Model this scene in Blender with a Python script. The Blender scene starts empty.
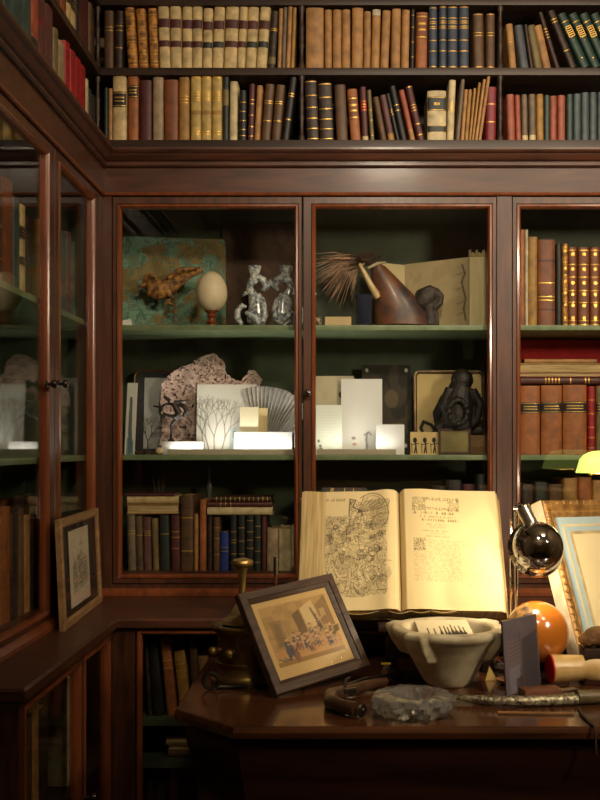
import bpy, bmesh, math, random
import numpy as np
from mathutils import Vector, Matrix
SC = bpy.context.scene
COL = SC.collection
R = math.radians

# ---------------------------------------------------------------- camera, world, light, exposure
CZ = 1.35
def px(x, y, Y):
    "a point that stands at distance Y from the camera's wall-parallel plane"
    return Vector(((x - 345) * Y / 1000, Y, CZ + (445 - y) * Y / 1000))
cam = bpy.data.cameras.new('camera')
cam.sensor_fit = 'HORIZONTAL'; cam.sensor_width = 36; cam.lens = 60
cam.shift_x = -0.075; cam.shift_y = 0.075; cam.clip_start = .05
co = bpy.data.objects.new('camera', cam); COL.objects.link(co)
co.location = (0, 0, CZ); co.rotation_euler = (R(90), 0, 0)
SC.camera = co
w = bpy.data.worlds.new('world'); SC.world = w; w.use_nodes = True
w.node_tree.nodes['Background'].inputs[0].default_value = (1, .8, .6, 1)
w.node_tree.nodes['Background'].inputs[1].default_value = 0.01
def area(name, loc, target, size, power, color, sy=None):
    l = bpy.data.lights.new(name, 'AREA'); l.energy = power; l.color = color; l.size = size
    if sy: l.shape = 'RECTANGLE'; l.size_y = sy
    o = bpy.data.objects.new(name, l); COL.objects.link(o); o.location = loc
    o.rotation_euler = (Vector(target) - Vector(loc)).to_track_quat('-Z', 'Y').to_euler()
    return o
# warm overhead light of the unseen room, followed by added fill lights
area('room_light', (1.15, 1.35, 3.0), (.55, 3.2, 2.1), .3, 14, (1, .80, .56))
front = area('room_light_low', (.25, .66, 3.06), (.3, 3.2, 1.95), .3, 8.5, (1, .85, .63)); front.data.spread = R(78)
tabl = area('fill_light_table', (1.6, .9, 2.35), (.25, 2.35, .9), .2, 1.0, (1, .84, .62)); tabl.data.spread = R(36)  # added fill that brightens the framed print and table, not a room lamp
side = area('fill_light_side', (1.68, .75, 2.2), (.4, 3.3, 1.9), .3, 5.5, (1, .84, .62)); side.data.spread = R(72)  # added fill from the right, lifts the contents of the glazed cabinets
area('fill_uplight', (.4, -.6, 2.2), (.4, -.6, 3), .8, 8, (1, .85, .68))  # added fill on the ceiling, gives the chrome dome something brighter to reflect
LAMP_W = 4.4      # the chrome desk lamp
STRIP_W = 1.0    # the strips on the display shelf
SC.view_settings.view_transform = 'Standard'
SC.view_settings.look = 'None'
SC.view_settings.gamma = 1
SC.view_settings.use_curve_mapping = False
SC.view_settings.exposure = 0.0
SC.cycles.max_bounces = 10
SC.cycles.transparent_max_bounces = 16

# ---------------------------------------------------------------- materials
def lin(c):
    if isinstance(c, str):
        c = [int(c[i:i+2], 16) for i in (0, 2, 4)]
    return tuple(((v/255)/12.92 if v/255 <= .04045 else (((v/255)+.055)/1.055)**2.4) for v in c)
MATS = {}
def mat(key, color=None, rough=.5, metal=0, kind='plain', col2=None, scale=20, bump=.1, coat=0, emit=0, spec=.5, amt=.5, trans=0):
    if key in MATS: return MATS[key]
    m = bpy.data.materials.new(key); m.use_nodes = True; MATS[key] = m
    nt = m.node_tree; N = nt.nodes; L = nt.links
    b = N['Principled BSDF']
    c1 = lin(color) + (1,)
    b.inputs['Roughness'].default_value = rough; b.inputs['Metallic'].default_value = metal
    b.inputs['Base Color'].default_value = c1
    b.inputs['Coat Weight'].default_value = coat; b.inputs['Coat Roughness'].default_value = .15
    b.inputs['Specular IOR Level'].default_value = spec
    if trans:
        b.inputs['Transmission Weight'].default_value = trans
    if emit:
        b.inputs['Emission Color'].default_value = c1; b.inputs['Emission Strength'].default_value = emit
    if kind == 'flat': return m
    tc = N.new('ShaderNodeTexCoord'); mp = N.new('ShaderNodeMapping'); L.new(tc.outputs['Object'], mp.inputs[0])
    oi = N.new('ShaderNodeObjectInfo'); ad = N.new('ShaderNodeVectorMath'); ad.operation = 'ADD'
    sc = N.new('ShaderNodeVectorMath'); sc.operation = 'SCALE'; sc.inputs[0].default_value = (7, 5, 3)
    L.new(oi.outputs['Random'], sc.inputs['Scale']); L.new(mp.outputs[0], ad.inputs[0]); L.new(sc.outputs[0], ad.inputs[1])
    no = N.new('ShaderNodeTexNoise'); no.inputs['Scale'].default_value = scale; no.inputs['Detail'].default_value = 5
    L.new(ad.outputs[0], no.inputs['Vector'])
    if kind == 'wood':     # grain runs along local x by default
        mp.inputs['Scale'].default_value = (.12, 1, 1)
        no.inputs['Distortion'].default_value = .6
    if kind == 'woodz':
        mp.inputs['Scale'].default_value = (1, 1, .12); no.inputs['Distortion'].default_value = .6
    if kind == 'pages':
        mp.inputs['Scale'].default_value = (1, .05, .05)
    if kind == 'pagesz':
        mp.inputs['Scale'].default_value = (.05, .05, 1)
    ramp = N.new('ShaderNodeValToRGB')
    c2 = lin(col2) + (1,) if col2 else tuple(v * .5 for v in c1[:3]) + (1,)
    lo, hi = .5 - .25 / max(amt, .1) * .5, .5 + .25 / max(amt, .1) * .5
    ramp.color_ramp.elements[0].position = max(0, lo); ramp.color_ramp.elements[0].color = c2
    ramp.color_ramp.elements[1].position = min(1, hi); ramp.color_ramp.elements[1].color = c1
    L.new(no.outputs['Fac'], ramp.inputs[0]); L.new(ramp.outputs[0], b.inputs['Base Color'])
    if bump:
        bp = N.new('ShaderNodeBump'); bp.inputs['Strength'].default_value = bump; bp.inputs['Distance'].default_value = .004
        L.new(no.outputs['Fac'], bp.inputs['Height']); L.new(bp.outputs[0], b.inputs['Normal'])
    return m
def glass_mat():
    m = bpy.data.materials.new('pane_glass'); m.use_nodes = True; nt = m.node_tree; N = nt.nodes; L = nt.links
    N.clear(); out = N.new('ShaderNodeOutputMaterial'); mix = N.new('ShaderNodeMixShader')
    tr = N.new('ShaderNodeBsdfTransparent'); tr.inputs[0].default_value = (.97, .975, .96, 1)
    gl = N.new('ShaderNodeBsdfGlossy'); gl.inputs['Roughness'].default_value = 0.0
    lw = N.new('ShaderNodeLayerWeight'); lw.inputs[0].default_value = .5
    p = N.new('ShaderNodeMath'); p.operation = 'POWER'; p.inputs[1].default_value = 5; L.new(lw.outputs['Facing'], p.inputs[0])
    q = N.new('ShaderNodeMath'); q.operation = 'MULTIPLY_ADD'; q.inputs[1].default_value = .6; q.inputs[2].default_value = .04
    L.new(p.outputs[0], q.inputs[0]); L.new(q.outputs[0], mix.inputs[0]); L.new(tr.outputs[0], mix.inputs[1]); L.new(gl.outputs[0], mix.inputs[2])
    L.new(mix.outputs[0], out.inputs[0]); MATS['glass'] = m
    return m
GLASS = glass_mat()
def painted(key, rough=.7, coat=0, spec=.3):
    if key in MATS: return MATS[key]
    m = bpy.data.materials.new(key); m.use_nodes = True; MATS[key] = m
    N = m.node_tree.nodes; b = N['Principled BSDF']; b.inputs['Roughness'].default_value = rough
    b.inputs['Coat Weight'].default_value = coat; b.inputs['Specular IOR Level'].default_value = spec
    a = N.new('ShaderNodeAttribute'); a.attribute_name = 'ink'; m.node_tree.links.new(a.outputs['Color'], b.inputs['Base Color'])
    return m
WOOD = mat('mahogany', (96, 54, 34), .44, kind='wood', col2=(50, 28, 17), scale=45, bump=.04, coat=.12)
WOODZ = mat('mahogany_upright', (100, 58, 36), .40, kind='woodz', col2=(50, 28, 17), scale=45, bump=.04, coat=.2)
BEAD_LIT = mat('mahogany_bead_lit', (146, 78, 42), .28, kind='woodz', col2=(98, 50, 27), scale=40, bump=.03, coat=.5)  # same mahogany as the frames, its lit orange highlights put into the colour
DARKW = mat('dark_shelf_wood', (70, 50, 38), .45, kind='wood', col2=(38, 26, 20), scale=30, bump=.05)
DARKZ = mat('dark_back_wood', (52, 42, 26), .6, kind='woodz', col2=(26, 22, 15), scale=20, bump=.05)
GREEN = mat('green_lining', (74, 86, 60), .6, col2=(50, 60, 42), scale=14, bump=.05)
GREENS = mat('green_shelf_paint', (128, 142, 104), .45, col2=(100, 116, 82), scale=25, bump=.03)
TABLEW = mat('table_walnut', (104, 62, 34), .18, kind='wood', col2=(52, 30, 17), scale=30, bump=.03, coat=.6)
BRASS = mat('old_brass', (196, 160, 92), .42, .9, col2=(130, 102, 56), scale=18, bump=.1)
BRONZE = mat('dark_bronze', (46, 34, 26), .35, .6, col2=(22, 17, 14), scale=25, bump=.3)
CHROME = mat('chrome', (225, 225, 225), .05, 1, kind='flat')
STEEL = mat('dull_steel', (150, 145, 135), .3, 1, scale=30, bump=.1)
PAGES = mat('page_edges', (205, 180, 130), .8, kind='pages', col2=(150, 122, 78), scale=220, bump=.2)
GILT = mat('gilt', (205, 160, 80), .35, .7, col2=(120, 85, 35), scale=60, bump=.1)
WHITE = mat('white_paper', (232, 230, 222), .8, col2=(215, 212, 200), scale=10, bump=0)
CREAM = mat('cream_paper', (222, 204, 160), .8, col2=(205, 182, 135), scale=12, bump=.05)

# ---------------------------------------------------------------- mesh building
class MB:
    def __init__(s): s.v = []; s.f = []; s.m = []
    def add(s, vs, fs, mi=0, T=None):
        n = len(s.v)
        for p in vs:
            p = Vector(p); s.v.append(tuple(T @ p) if T else tuple(p))
        for i, f in enumerate(fs):
            s.f.append(tuple(n + k for k in f)); s.m.append(mi[i] if isinstance(mi, list) else mi)
        return s
    def box(s, x0, x1, y0, y1, z0, z1, mi=0, T=None, b=0):
        if x0 > x1: x0, x1 = x1, x0
        if y0 > y1: y0, y1 = y1, y0
        if z0 > z1: z0, z1 = z1, z0
        if not b:
            return s.add([(x, y, z) for z in (z0, z1) for y in (y0, y1) for x in (x0, x1)],
                         [(0, 2, 3, 1), (4, 5, 7, 6), (0, 1, 5, 4), (2, 6, 7, 3), (0, 4, 6, 2), (1, 3, 7, 5)], mi, T)
        bm = bmesh.new(); bmesh.ops.create_cube(bm, size=1)
        for v in bm.verts:
            v.co = Vector(((x0+x1)/2 + v.co.x*(x1-x0), (y0+y1)/2 + v.co.y*(y1-y0), (z0+z1)/2 + v.co.z*(z1-z0)))
        bmesh.ops.bevel(bm, geom=bm.edges[:], offset=b, segments=2, affect='EDGES', profile=.6)
        bm.verts.index_update(); s.add([v.co[:] for v in bm.verts], [tuple(v.index for v in f.verts) for f in bm.faces], mi, T); bm.free()
        return s
    def lathe(s, prof, seg=32, mi=0, T=None, c=(0, 0, 0)):
        "prof: list of (r, z) bottom to top"
        vs = []; fs = []; n = len(prof)
        for r, z in prof:
            for k in range(seg):
                a = 2*math.pi*k/seg; vs.append((c[0]+max(r, 1e-5)*math.cos(a), c[1]+max(r, 1e-5)*math.sin(a), c[2]+z))
        for i in range(n-1):
            for k in range(seg):
                k2 = (k+1) % seg; fs.append((i*seg+k, i*seg+k2, (i+1)*seg+k2, (i+1)*seg+k))
        fs.append(tuple(range(seg))[::-1]); fs.append(tuple((n-1)*seg+k for k in range(seg)))
        return s.add(vs, fs, mi, T)
    def tube(s, pts, rad, seg=12, mi=0, T=None, cap=True, flat=1.0):
        pts = [Vector(p) for p in pts]
        if not isinstance(rad, (list, tuple)): rad = [rad]*len(pts)
        vs = []; fs = []; up = Vector((0, 0, 1)); prev = None
        for i, p in enumerate(pts):
            d = (pts[min(i+1, len(pts)-1)] - pts[max(i-1, 0)]).normalized()
            if prev is None:
                a = d.cross(up if abs(d.z) < .9 else Vector((0, 1, 0))).normalized()
            else:
                a = (prev - d*prev.dot(d)).normalized()
            prev = a; b = d.cross(a)
            for k in range(seg):
                t = 2*math.pi*k/seg; vs.append(p + (a*math.cos(t) + b*math.sin(t)*flat)*rad[i])
        for i in range(len(pts)-1):
            for k in range(seg):
                k2 = (k+1) % seg; fs.append((i*seg+k, i*seg+k2, (i+1)*seg+k2, (i+1)*seg+k))
        if cap: fs.append(tuple(range(seg))[::-1]); fs.append(tuple((len(pts)-1)*seg+k for k in range(seg)))
        return s.add(vs, fs, mi, T)
    def ball(s, c, r, mi=0, T=None, sx=1, sy=1, sz=1, seg=24):
        prof = [(r*math.cos(a), r*math.sin(a)) for a in [(-.5+i/(seg//2))*math.pi for i in range(seg//2+1)]]
        M = Matrix.Translation(c) @ Matrix.Diagonal((sx, sy, sz, 1))
        return s.lathe(prof, seg, mi, (T @ M) if T else M)
    def prism(s, poly, a0, a1, axis='y', mi=0, T=None):
        "polygon in the plane across `axis`, extruded a0..a1"
        def P(u, v, a): return {'y': (u, a, v), 'x': (a, u, v), 'z': (u, v, a)}[axis]
        n = len(poly)
        vs = [P(u, v, a0) for u, v in poly] + [P(u, v, a1) for u, v in poly]
        fs = [tuple(range(n)), tuple(range(n, 2*n))[::-1]] + [(i, (i+1) % n, n+(i+1) % n, n+i) for i in range(n)]
        return s.add(vs, fs, mi, T)
    def loops(s, loops, closed=True, mi=0, T=None, ring=True):
        "list of equal-length vertex loops joined by quads; ring: last joins first"
        n = len(loops[0]); k = len(loops); vs = [p for l in loops for p in l]; fs = []; ms = []
        for i in range(k if ring else k-1):
            for j in range(n if closed else n-1):
                fs.append((i*n+j, i*n+(j+1) % n, ((i+1) % k)*n+(j+1) % n, ((i+1) % k)*n+j))
                ms.append(mi[i] if isinstance(mi, list) else mi)
        return s.add(vs, fs, ms, T)
    def build(s, name, mats, parent=None, loc=None, smooth=35, recalc=True):
        me = bpy.data.meshes.new(name); me.from_pydata(s.v, [], s.f)
        if not isinstance(mats, (list, tuple)): mats = [mats]
        for m in mats: me.materials.append(m)
        me.polygons.foreach_set('material_index', s.m)
        if recalc:
            bm = bmesh.new(); bm.from_mesh(me); bmesh.ops.recalc_face_normals(bm, faces=bm.faces[:]); bm.to_mesh(me); bm.free()
        if smooth:
            me.polygons.foreach_set('use_smooth', [True]*len(me.polygons)); me.set_sharp_from_angle(angle=R(smooth))
        me.update()
        o = bpy.data.objects.new(name, me); COL.objects.link(o)
        if parent: o.parent = parent
        if loc is not None: o.location = loc
        return o
def tag(o, label=None, cat=None, group=None, kind=None):
    if label: o['label'] = label
    if cat: o['category'] = cat
    if group: o['group'] = group
    if kind: o['kind'] = kind
    return o
def empty(name, label, cat, loc=(0, 0, 0), rz=0, group=None, M=None):
    o = bpy.data.objects.new(name, None); COL.objects.link(o); o.empty_display_size = .05
    if M is not None: o.matrix_world = M
    else: o.location = loc; o.rotation_euler = (0, 0, rz)
    return tag(o, label, cat, group)
def struct(o): o['kind'] = 'structure'; return o
def remesh(o, v=.003, sm=4):
    m = o.modifiers.new('remesh', 'REMESH'); m.mode = 'VOXEL'; m.voxel_size = v; m.use_smooth_shade = True
    if sm: q = o.modifiers.new('smooth', 'SMOOTH'); q.iterations = sm; q.factor = .5
    return o
def tri_frame(bl, br, tl):
    "matrix: local x along bl->br, local z along bl->tl, local y away behind"
    x = (br-bl).normalized(); z0 = (tl-bl); z = (z0 - x*z0.dot(x)).normalized(); y = z.cross(x)
    M = Matrix.Identity(4)
    for i, a in enumerate((x, y, z)):
        for j in range(3): M[j][i] = a[j]
    M.translation = bl
    return M, (br-bl).length, z0.length

# ---------------------------------------------------------------- ink drawing on paper (colour attribute)
class Canvas:
    def __init__(s, w, h, bg, seed=1, mottle=.06):
        s.w, s.h = w, h; s.r = np.random.RandomState(seed)
        s.a = np.ones((h, w, 3))*np.array(lin(bg))
        if mottle: s.a *= (1 + mottle*(s.noise(6)-.5)*2)[..., None]
        s.yy, s.xx = np.mgrid[0:h, 0:w].astype(float)
    def noise(s, n, oct=3):
        out = np.zeros((s.h, s.w)); amp = 1; tot = 0
        for k in range(oct):
            g = s.r.rand(n*2**k+3, n*2**k+3)
            y = np.linspace(0, n*2**k, s.h); x = np.linspace(0, n*2**k, s.w)
            yi = y.astype(int); xi = x.astype(int); fy = (y-yi)[:, None]; fx = (x-xi)[None, :]
            fy = fy*fy*(3-2*fy); fx = fx*fx*(3-2*fx)
            A = g[np.ix_(yi, xi)]; B = g[np.ix_(yi, xi+1)]; Cc = g[np.ix_(yi+1, xi)]; D = g[np.ix_(yi+1, xi+1)]
            out += amp*((A*(1-fx)+B*fx)*(1-fy)+(Cc*(1-fx)+D*fx)*fy); tot += amp; amp *= .5
        return out/tot
    def put(s, mask, c, al=1.0):
        m = np.clip(mask*al, 0, 1)[..., None]; s.a = s.a*(1-m) + np.array(lin(c))*m
    def line(s, x0, y0, x1, y1, w, c, al=1.0):
        X, Y = s.xx/s.w, s.yy/s.w; x0, x1 = x0, x1; k = s.h/s.w; y0 *= k; y1 *= k
        dx, dy = x1-x0, y1-y0; L = dx*dx+dy*dy+1e-12
        t = np.clip(((X-x0)*dx+(Y-y0)*dy)/L, 0, 1)
        d = np.hypot(X-x0-t*dx, Y-y0-t*dy)*s.w
        s.put(np.clip(w*s.w/2+.5-d, 0, 1), c, al)
    def path(s, pts, w, c, al=1.0):
        for a, b in zip(pts, pts[1:]): s.line(a[0], a[1], b[0], b[1], w, c, al)
    def poly(s, pts, c, al=1.0):
        X, Y = s.xx/s.w, s.yy/s.h; ins = np.zeros((s.h, s.w), bool); n = len(pts)
        for i in range(n):
            x0, y0 = pts[i]; x1, y1 = pts[(i+1) % n]
            if y0 == y1: continue
            ins ^= ((y0 > Y) != (y1 > Y)) & (X < (x1-x0)*(Y-y0)/(y1-y0)+x0)
        s.put(ins.astype(float), c, al); return ins
    def rect(s, x0, y0, x1, y1, c, al=1.0): return s.poly([(x0, y0), (x1, y0), (x1, y1), (x0, y1)], c, al)
    def ell(s, x, y, rx, ry, c, al=1.0):
        d = np.hypot((s.xx/s.w-x)/rx, (s.yy/s.h-y)/ry); s.put(np.clip((1-d)*min(rx*s.w, ry*s.h)+.5, 0, 1), c, al)
def card(name, cv, W, H, T=.0012, M=None, parent=None, matkey='ink_on_paper', rough=.7, curve=None, backc=(210, 195, 160)):
    "a sheet W x H standing in local xz with the drawing facing -y"
    nx, ny = cv.w, cv.h; vs = []; fs = []
    cf = curve or (lambda u, v: 0)
    for j in range(ny):
        for i in range(nx):
            u = i/(nx-1); v = 1-j/(ny-1); vs.append((u*W, cf(u, v), v*H))
    n = nx*ny
    fs = [(j*nx+i, (j+1)*nx+i, (j+1)*nx+i+1, j*nx+i+1) for j in range(ny-1) for i in range(nx-1)]
    # back sheet on a coarser border strip so the paper has a thickness
    border = [i for i in range(nx)] + [j*nx+nx-1 for j in range(1, ny)] + [(ny-1)*nx+i for i in range(nx-2, -1, -1)] + [j*nx for j in range(ny-2, 0, -1)]
    for k, i in enumerate(border):
        x, y, z = vs[i]; vs.append((x, y+T, z))
    nb = len(border)
    for k in range(nb):
        k2 = (k+1) % nb; fs.append((border[k], border[k2], n+k2, n+k))
    if curve is None:
        fs.append(tuple(n+k for k in range(nb)))
    else:   # curved sheet: back faces follow the front grid
        off = len(vs)
        for j in range(ny):
            for i in range(nx):
                x, y, z = vs[j*nx+i]; vs.append((x, y+T, z))
        fs += [(off+j*nx+i, off+j*nx+i+1, off+(j+1)*nx+i+1, off+(j+1)*nx+i) for j in range(ny-1) for i in range(nx-1)]
    me = bpy.data.meshes.new(name); me.from_pydata(vs, [], fs); me.materials.append(painted(matkey, rough))
    at = me.color_attributes.new('ink', 'FLOAT_COLOR', 'POINT')
    colr = np.ones((len(vs), 4)); colr[:, :3] = lin(backc); colr[:n, :3] = cv.a.reshape(-1, 3)
    at.data.foreach_set('color', colr.ravel())
    me.polygons.foreach_set('use_smooth', [True]*len(me.polygons)); me.set_sharp_from_angle(angle=R(40)); me.update()
    o = bpy.data.objects.new(name, me); COL.objects.link(o)
    if parent: o.parent = parent
    if M is not None:
        if parent: o.matrix_local = M
        else: o.matrix_world = M
    return o

# ---------------------------------------------------------------- the room
X0, X1, YF, YW, ZC = -1.13, 1.82, -1.6, 3.60, 3.12
WALL = mat('dim_wall_plaster', (172, 152, 122), .9, col2=(156, 134, 104), scale=3)
struct(MB().box(X0-.1, X1+.1, YF-.1, YW+.1, -.1, 0).build('floor', mat('floor_boards', (70, 42, 26), .4, kind='wood', scale=8)))
struct(MB().box(X0-.1, X1+.1, YF-.1, YW+.1, ZC, ZC+.1).build('ceiling', mat('ceiling_plaster', (190, 170, 140), .9)))
struct(MB().box(X0-.1, X0, YF, YW, 0, ZC).build('wall_left', WALL))
struct(MB().box(X1, X1+.1, YF, YW, 0, ZC).build('wall_right', WALL))
struct(MB().box(X0-.1, X1+.1, YW, YW+.1, 0, ZC).build('wall_back', WALL))
struct(MB().box(X0-.1, X1+.1, YF-.1, YF, 0, ZC).build('wall_front', WALL))

XL, YB = -.775, 3.2           # front planes of the two glazed cases
XU, YU = -.79, 3.23           # front planes of the open shelves above
YN = 2.0                      # near end of the left case
ZA, ZB, ZF = 1.738, 1.318, .94    # top faces of shelf A, shelf B and the case floor
Z1, Z2, Z3 = 2.568, 2.335, 2.792  # open shelves
def corner_run(name, prof, mats, parent, xl, yb, x_end=X1-.001, y_near=YN, ends=True):
    "sweep a profile [(outward offset, z)] along the left case, round the inner corner and along the back case"
    lp = [[(xl+o, y_near, z) for o, z in prof], [(xl+o, yb-o, z) for o, z in prof], [(x_end, yb-o, z) for o, z in prof]]
    b = MB(); b.loops(lp, closed=True, ring=False)
    n = len(prof); b.f += [tuple(range(n)), tuple(range(2*n, 3*n))[::-1]]; b.m += [0, 0]
    return b.build(name, mats, parent, smooth=25)

cornice = empty('cornice', 'long mahogany cornice moulding running round the inner corner above the glazed doors', 'moulding', (0, 0, 0))
corner_run('frieze', [(0, 2.150), (.004, 2.150), (.004, 2.236), (0, 2.236), (-.02, 2.236), (-.02, 2.150)], WOOD, cornice, XL, YB)
corner_run('frieze_bead', [(.0041, 2.146), (.010, 2.148), (.0115, 2.152), (.010, 2.156), (.0041, 2.158)], BEAD_LIT, cornice, XL, YB)
corner_run('crown_moulding', [(-.02, 2.2362), (.012, 2.2362), (.018, 2.241), (.018, 2.247), (.013, 2.250), (.013, 2.253), (.022, 2.256), (.030, 2.264), (.034, 2.274), (.042, 2.277),
                     (.046, 2.283), (.046, 2.290), (-.03, 2.290)], WOOD, cornice, XL, YB)

# ledge on top of the base cabinets
LX, LY = -.632, 2.775
ledge = empty('ledge', 'deep dark mahogany ledge turning the corner below the glazed cases', 'ledge', (0, 0, 0))
P = [(-1.1, 1.976), (LX, 1.976), (LX, LY), (X1-.001, LY), (X1-.001, 3.56), (-1.1, 3.56)]
def inset(d): return [(-1.1, 1.976+d), (LX-d, 1.976+d), (LX-d, LY+d), (X1-.001, LY+d), (X1-.001, 3.56), (-1.1, 3.56)]
b = MB(); zs = [(.838, .006), (.843, 0), (.862, 0), (.868, .005)]
b.loops([[(x, y, z) for x, y in inset(d)] for z, d in zs], ring=False)
b.f += [tuple(range(6)), tuple(range(18, 24))]; b.m += [0, 0]
b.build('top_board', WOOD, ledge, smooth=20)

# ---- doors
def door(parent, M, W, H, sl, sr, st, sb, knob=None, bead=.012, mats=None):
    "leaf in local xz, front at y=0, thickness .022; one frame mesh, a pane and a knob"
    e = bpy.data.objects.new('door', None); COL.objects.link(e); e.parent = parent; e.matrix_local = M; e.empty_display_size = .05
    def rect(k, y, out=False):
        l, r, t, bt = (0, 0, 0, 0) if out else (sl-k, sr-k, st-k, sb-k)
        return [(l, y, bt), (W-r, y, bt), (W-r, y, H-t), (l, y, H-t)]
    fr = MB()
    g = .0015
    o_b = [(g, .022, g), (W-g, .022, g), (W-g, .022, H-g), (g, .022, H-g)]
    o_f = [(g, .0015, g), (W-g, .0015, g), (W-g, .0015, H-g), (g, .0015, H-g)]
    o_g = [(.003, 0, .003), (W-.003, 0, .003), (W-.003, 0, H-.003), (.003, 0, H-.003)]
    fr.loops([o_b, o_f, o_g, rect(bead+.003, 0), rect(bead+.001, .003), rect(bead, -.001), rect(bead*.5, -.003), rect(0.002, .002), rect(0, .008), rect(0, .022)],
             mi=[0, 0, 0, 0, 1, 1, 1, 1, 1, 0])
    fr.build('door_frame', mats or [WOODZ, BEAD_LIT], e, smooth=28)
    MB().box(sl, W-sr, .012, .015, sb, H-st).build('glass_pane', GLASS, e)
    if knob:
        k = MB(); kx, kz = knob
        k.lathe([(.0001, 0), (.010, 0), (.010, .002), (.005, .004), (.004, .010), (.007, .014), (.011, .018), (.0115, .022), (.009, .027), (.004, .029), (.0001, .0295)], 20,
                T=Matrix.Translation((kx, 0, kz)) @ Matrix.Rotation(R(90), 4, 'X'))
        k.build('knob', mat('dark_knob', (48, 30, 22), .25, coat=.5), e)
    return e
RZL = Matrix.Rotation(R(90), 4, 'Z')
def M_back(x, z, y=YB): return Matrix.Translation((x, y, z))
def M_left(y, z, x=XL): return Matrix.Translation((x, y, z)) @ RZL      # local x -> +Y, front faces +X

# ---- back glazed case
xs = lambda p, Y=YB: (p-345)*Y/1000
DB, DT = .905, 2.146
gc = empty('glazed_cabinet', 'long mahogany glazed cabinet on the back wall facing the camera, green lined', 'cabinet', (0, 0, 0))
XI = -.80
MB().box(XI, X1-.02, 3.545, 3.56, .869, 2.23).build('back_panel', GREEN, gc)
MB().box(XI-.016, XI, 3.224, 3.545, .869, 2.2).build('side_panel', GREEN, gc); MB().box(X1-.02, X1-.004, 3.224, 3.545, .869, 2.2).build('side_panel', GREEN, gc)
for a in (503.5,):
    MB().box(xs(a)-.009, xs(a)+.009, 3.226, 3.545, .94, 2.20).build('partition', GREEN, gc)
MB().box(.5344+.612-.009, .5344+.612+.009, 3.226, 3.545, .94, 2.20).build('partition', GREEN, gc)
MB().box(XI, X1-.02, 3.224, 3.545, .869, ZF).build('case_floor', WOOD, gc)
MB().box(XI, X1-.02, 3.224, 3.545, 2.20, 2.23).build('case_top', DARKW, gc)
bays = [(XI, xs(503.5)-.009), (xs(503.5)+.009, .5344+.612-.009), (.5344+.612+.009, X1-.02)]
for a0, a1 in bays:
    for z in (ZA, ZB):
        MB().box(a0+.0005, a1-.0005, 3.232, 3.5445, z-.017, z, b=.002).build('shelf', GREENS, gc)
b = MB(); b.box(XL, X1-.004, 3.2, 3.224, .869, DB-.001)          # bottom rail
b.box(XL, X1-.004, 3.2, 3.224, DT+.001, 2.2); b.box(XL, xs(112)-.001, 3.2, 3.224, DB-.001, DT+.001)
b.box(xs(497)+.0005, xs(512)-.0005, 3.2, 3.224, DB-.001, DT+.001)
b.build('face_frame', WOODZ, gc, smooth=0)
corner_run('plinth_moulding', [(-.02, .869), (.016, .869), (.016, .880), (.012, .884), (.006, .889), (.002, .892), (-.02, .892)], BEAD_LIT, ledge, XL, YB)
for (p0, p1, sl, sr, kn) in ((112, 302.3, .029, .026, None), (302.7, 497, .042, .029, 308), (512, 703, .029, .035, None)):
    a0, a1 = xs(p0), xs(p1)
    door(gc, M_back(a0, DB), a1-a0, DT-DB, sl, sr, .038, .031, (xs(kn)-a0, 1.515-DB) if kn else None)
door(gc, M_back(1.148, DB), X1-.006-1.148, DT-DB, .03, .03, .038, .031)

# ---- left glazed case
gl = empty('glazed_cabinet', 'mahogany glazed cabinet along the left wall, its two doors seen edge on', 'cabinet', (0, 0, 0))
MB().box(-1.10, -1.085, YN, 3.18, .869, 2.23).build('back_panel', GREEN, gl)
for y0 in (YN+.02, 3.165): MB().box(-1.085, XL-.024, y0, y0+.015, .869, 2.23).build('side_panel', GREEN, gl)
MB().box(-1.10, XL, YN, YN+.018, .869, 2.23).build('end_panel', WOODZ, gl)
MB().box(-1.085, XL-.024, YN+.036, 3.164, .869, .92).build('case_floor', WOOD, gl)
MB().box(-1.085, XL-.024, YN+.036, 3.164, 2.20, 2.23).build('case_top', DARKW, gl)
for z in (ZA, ZB): MB().box(-1.0845, XL-.032, YN+.0365, 3.1645, z-.017, z, b=.002).build('shelf', GREENS, gl)
b = MB(); b.box(XL-.024, XL, YN+.019, 3.199, .869, DB-.001); b.box(XL-.024, XL, YN+.019, 3.199, DT+.001, 2.2)
b.box(XL-.024, XL, 3.151, 3.199, DB-.001, DT+.001); b.box(XL-.024, XL, YN+.019, 2.169, DB-.001, DT+.001)
b.build('face_frame', WOODZ, gl, smooth=0)
door(gl, M_left(2.17, DB), .499, DT-DB, .055, .06, .038, .010, (.425, 1.508-DB))
door(gl, M_left(2.671, DB), .479, DT-DB, .05, .062, .038, .010, (.026, 1.515-DB))

# ---- open shelves above
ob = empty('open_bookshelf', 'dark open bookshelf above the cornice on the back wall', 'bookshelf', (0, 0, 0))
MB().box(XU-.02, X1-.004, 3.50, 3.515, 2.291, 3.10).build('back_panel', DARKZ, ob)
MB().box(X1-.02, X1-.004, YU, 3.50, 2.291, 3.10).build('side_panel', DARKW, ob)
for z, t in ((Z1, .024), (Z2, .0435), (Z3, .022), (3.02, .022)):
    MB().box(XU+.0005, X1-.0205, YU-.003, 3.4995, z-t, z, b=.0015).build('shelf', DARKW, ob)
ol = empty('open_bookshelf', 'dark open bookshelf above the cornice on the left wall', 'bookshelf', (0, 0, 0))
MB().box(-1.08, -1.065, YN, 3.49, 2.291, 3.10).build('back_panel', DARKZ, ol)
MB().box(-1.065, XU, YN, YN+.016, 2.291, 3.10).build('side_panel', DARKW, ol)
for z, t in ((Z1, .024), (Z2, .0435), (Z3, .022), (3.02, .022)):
    MB().box(-1.0645, XU-.0005, YN+.0165, 3.49, z-t, z, b=.0015).build('shelf', DARKW, ol)
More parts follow.
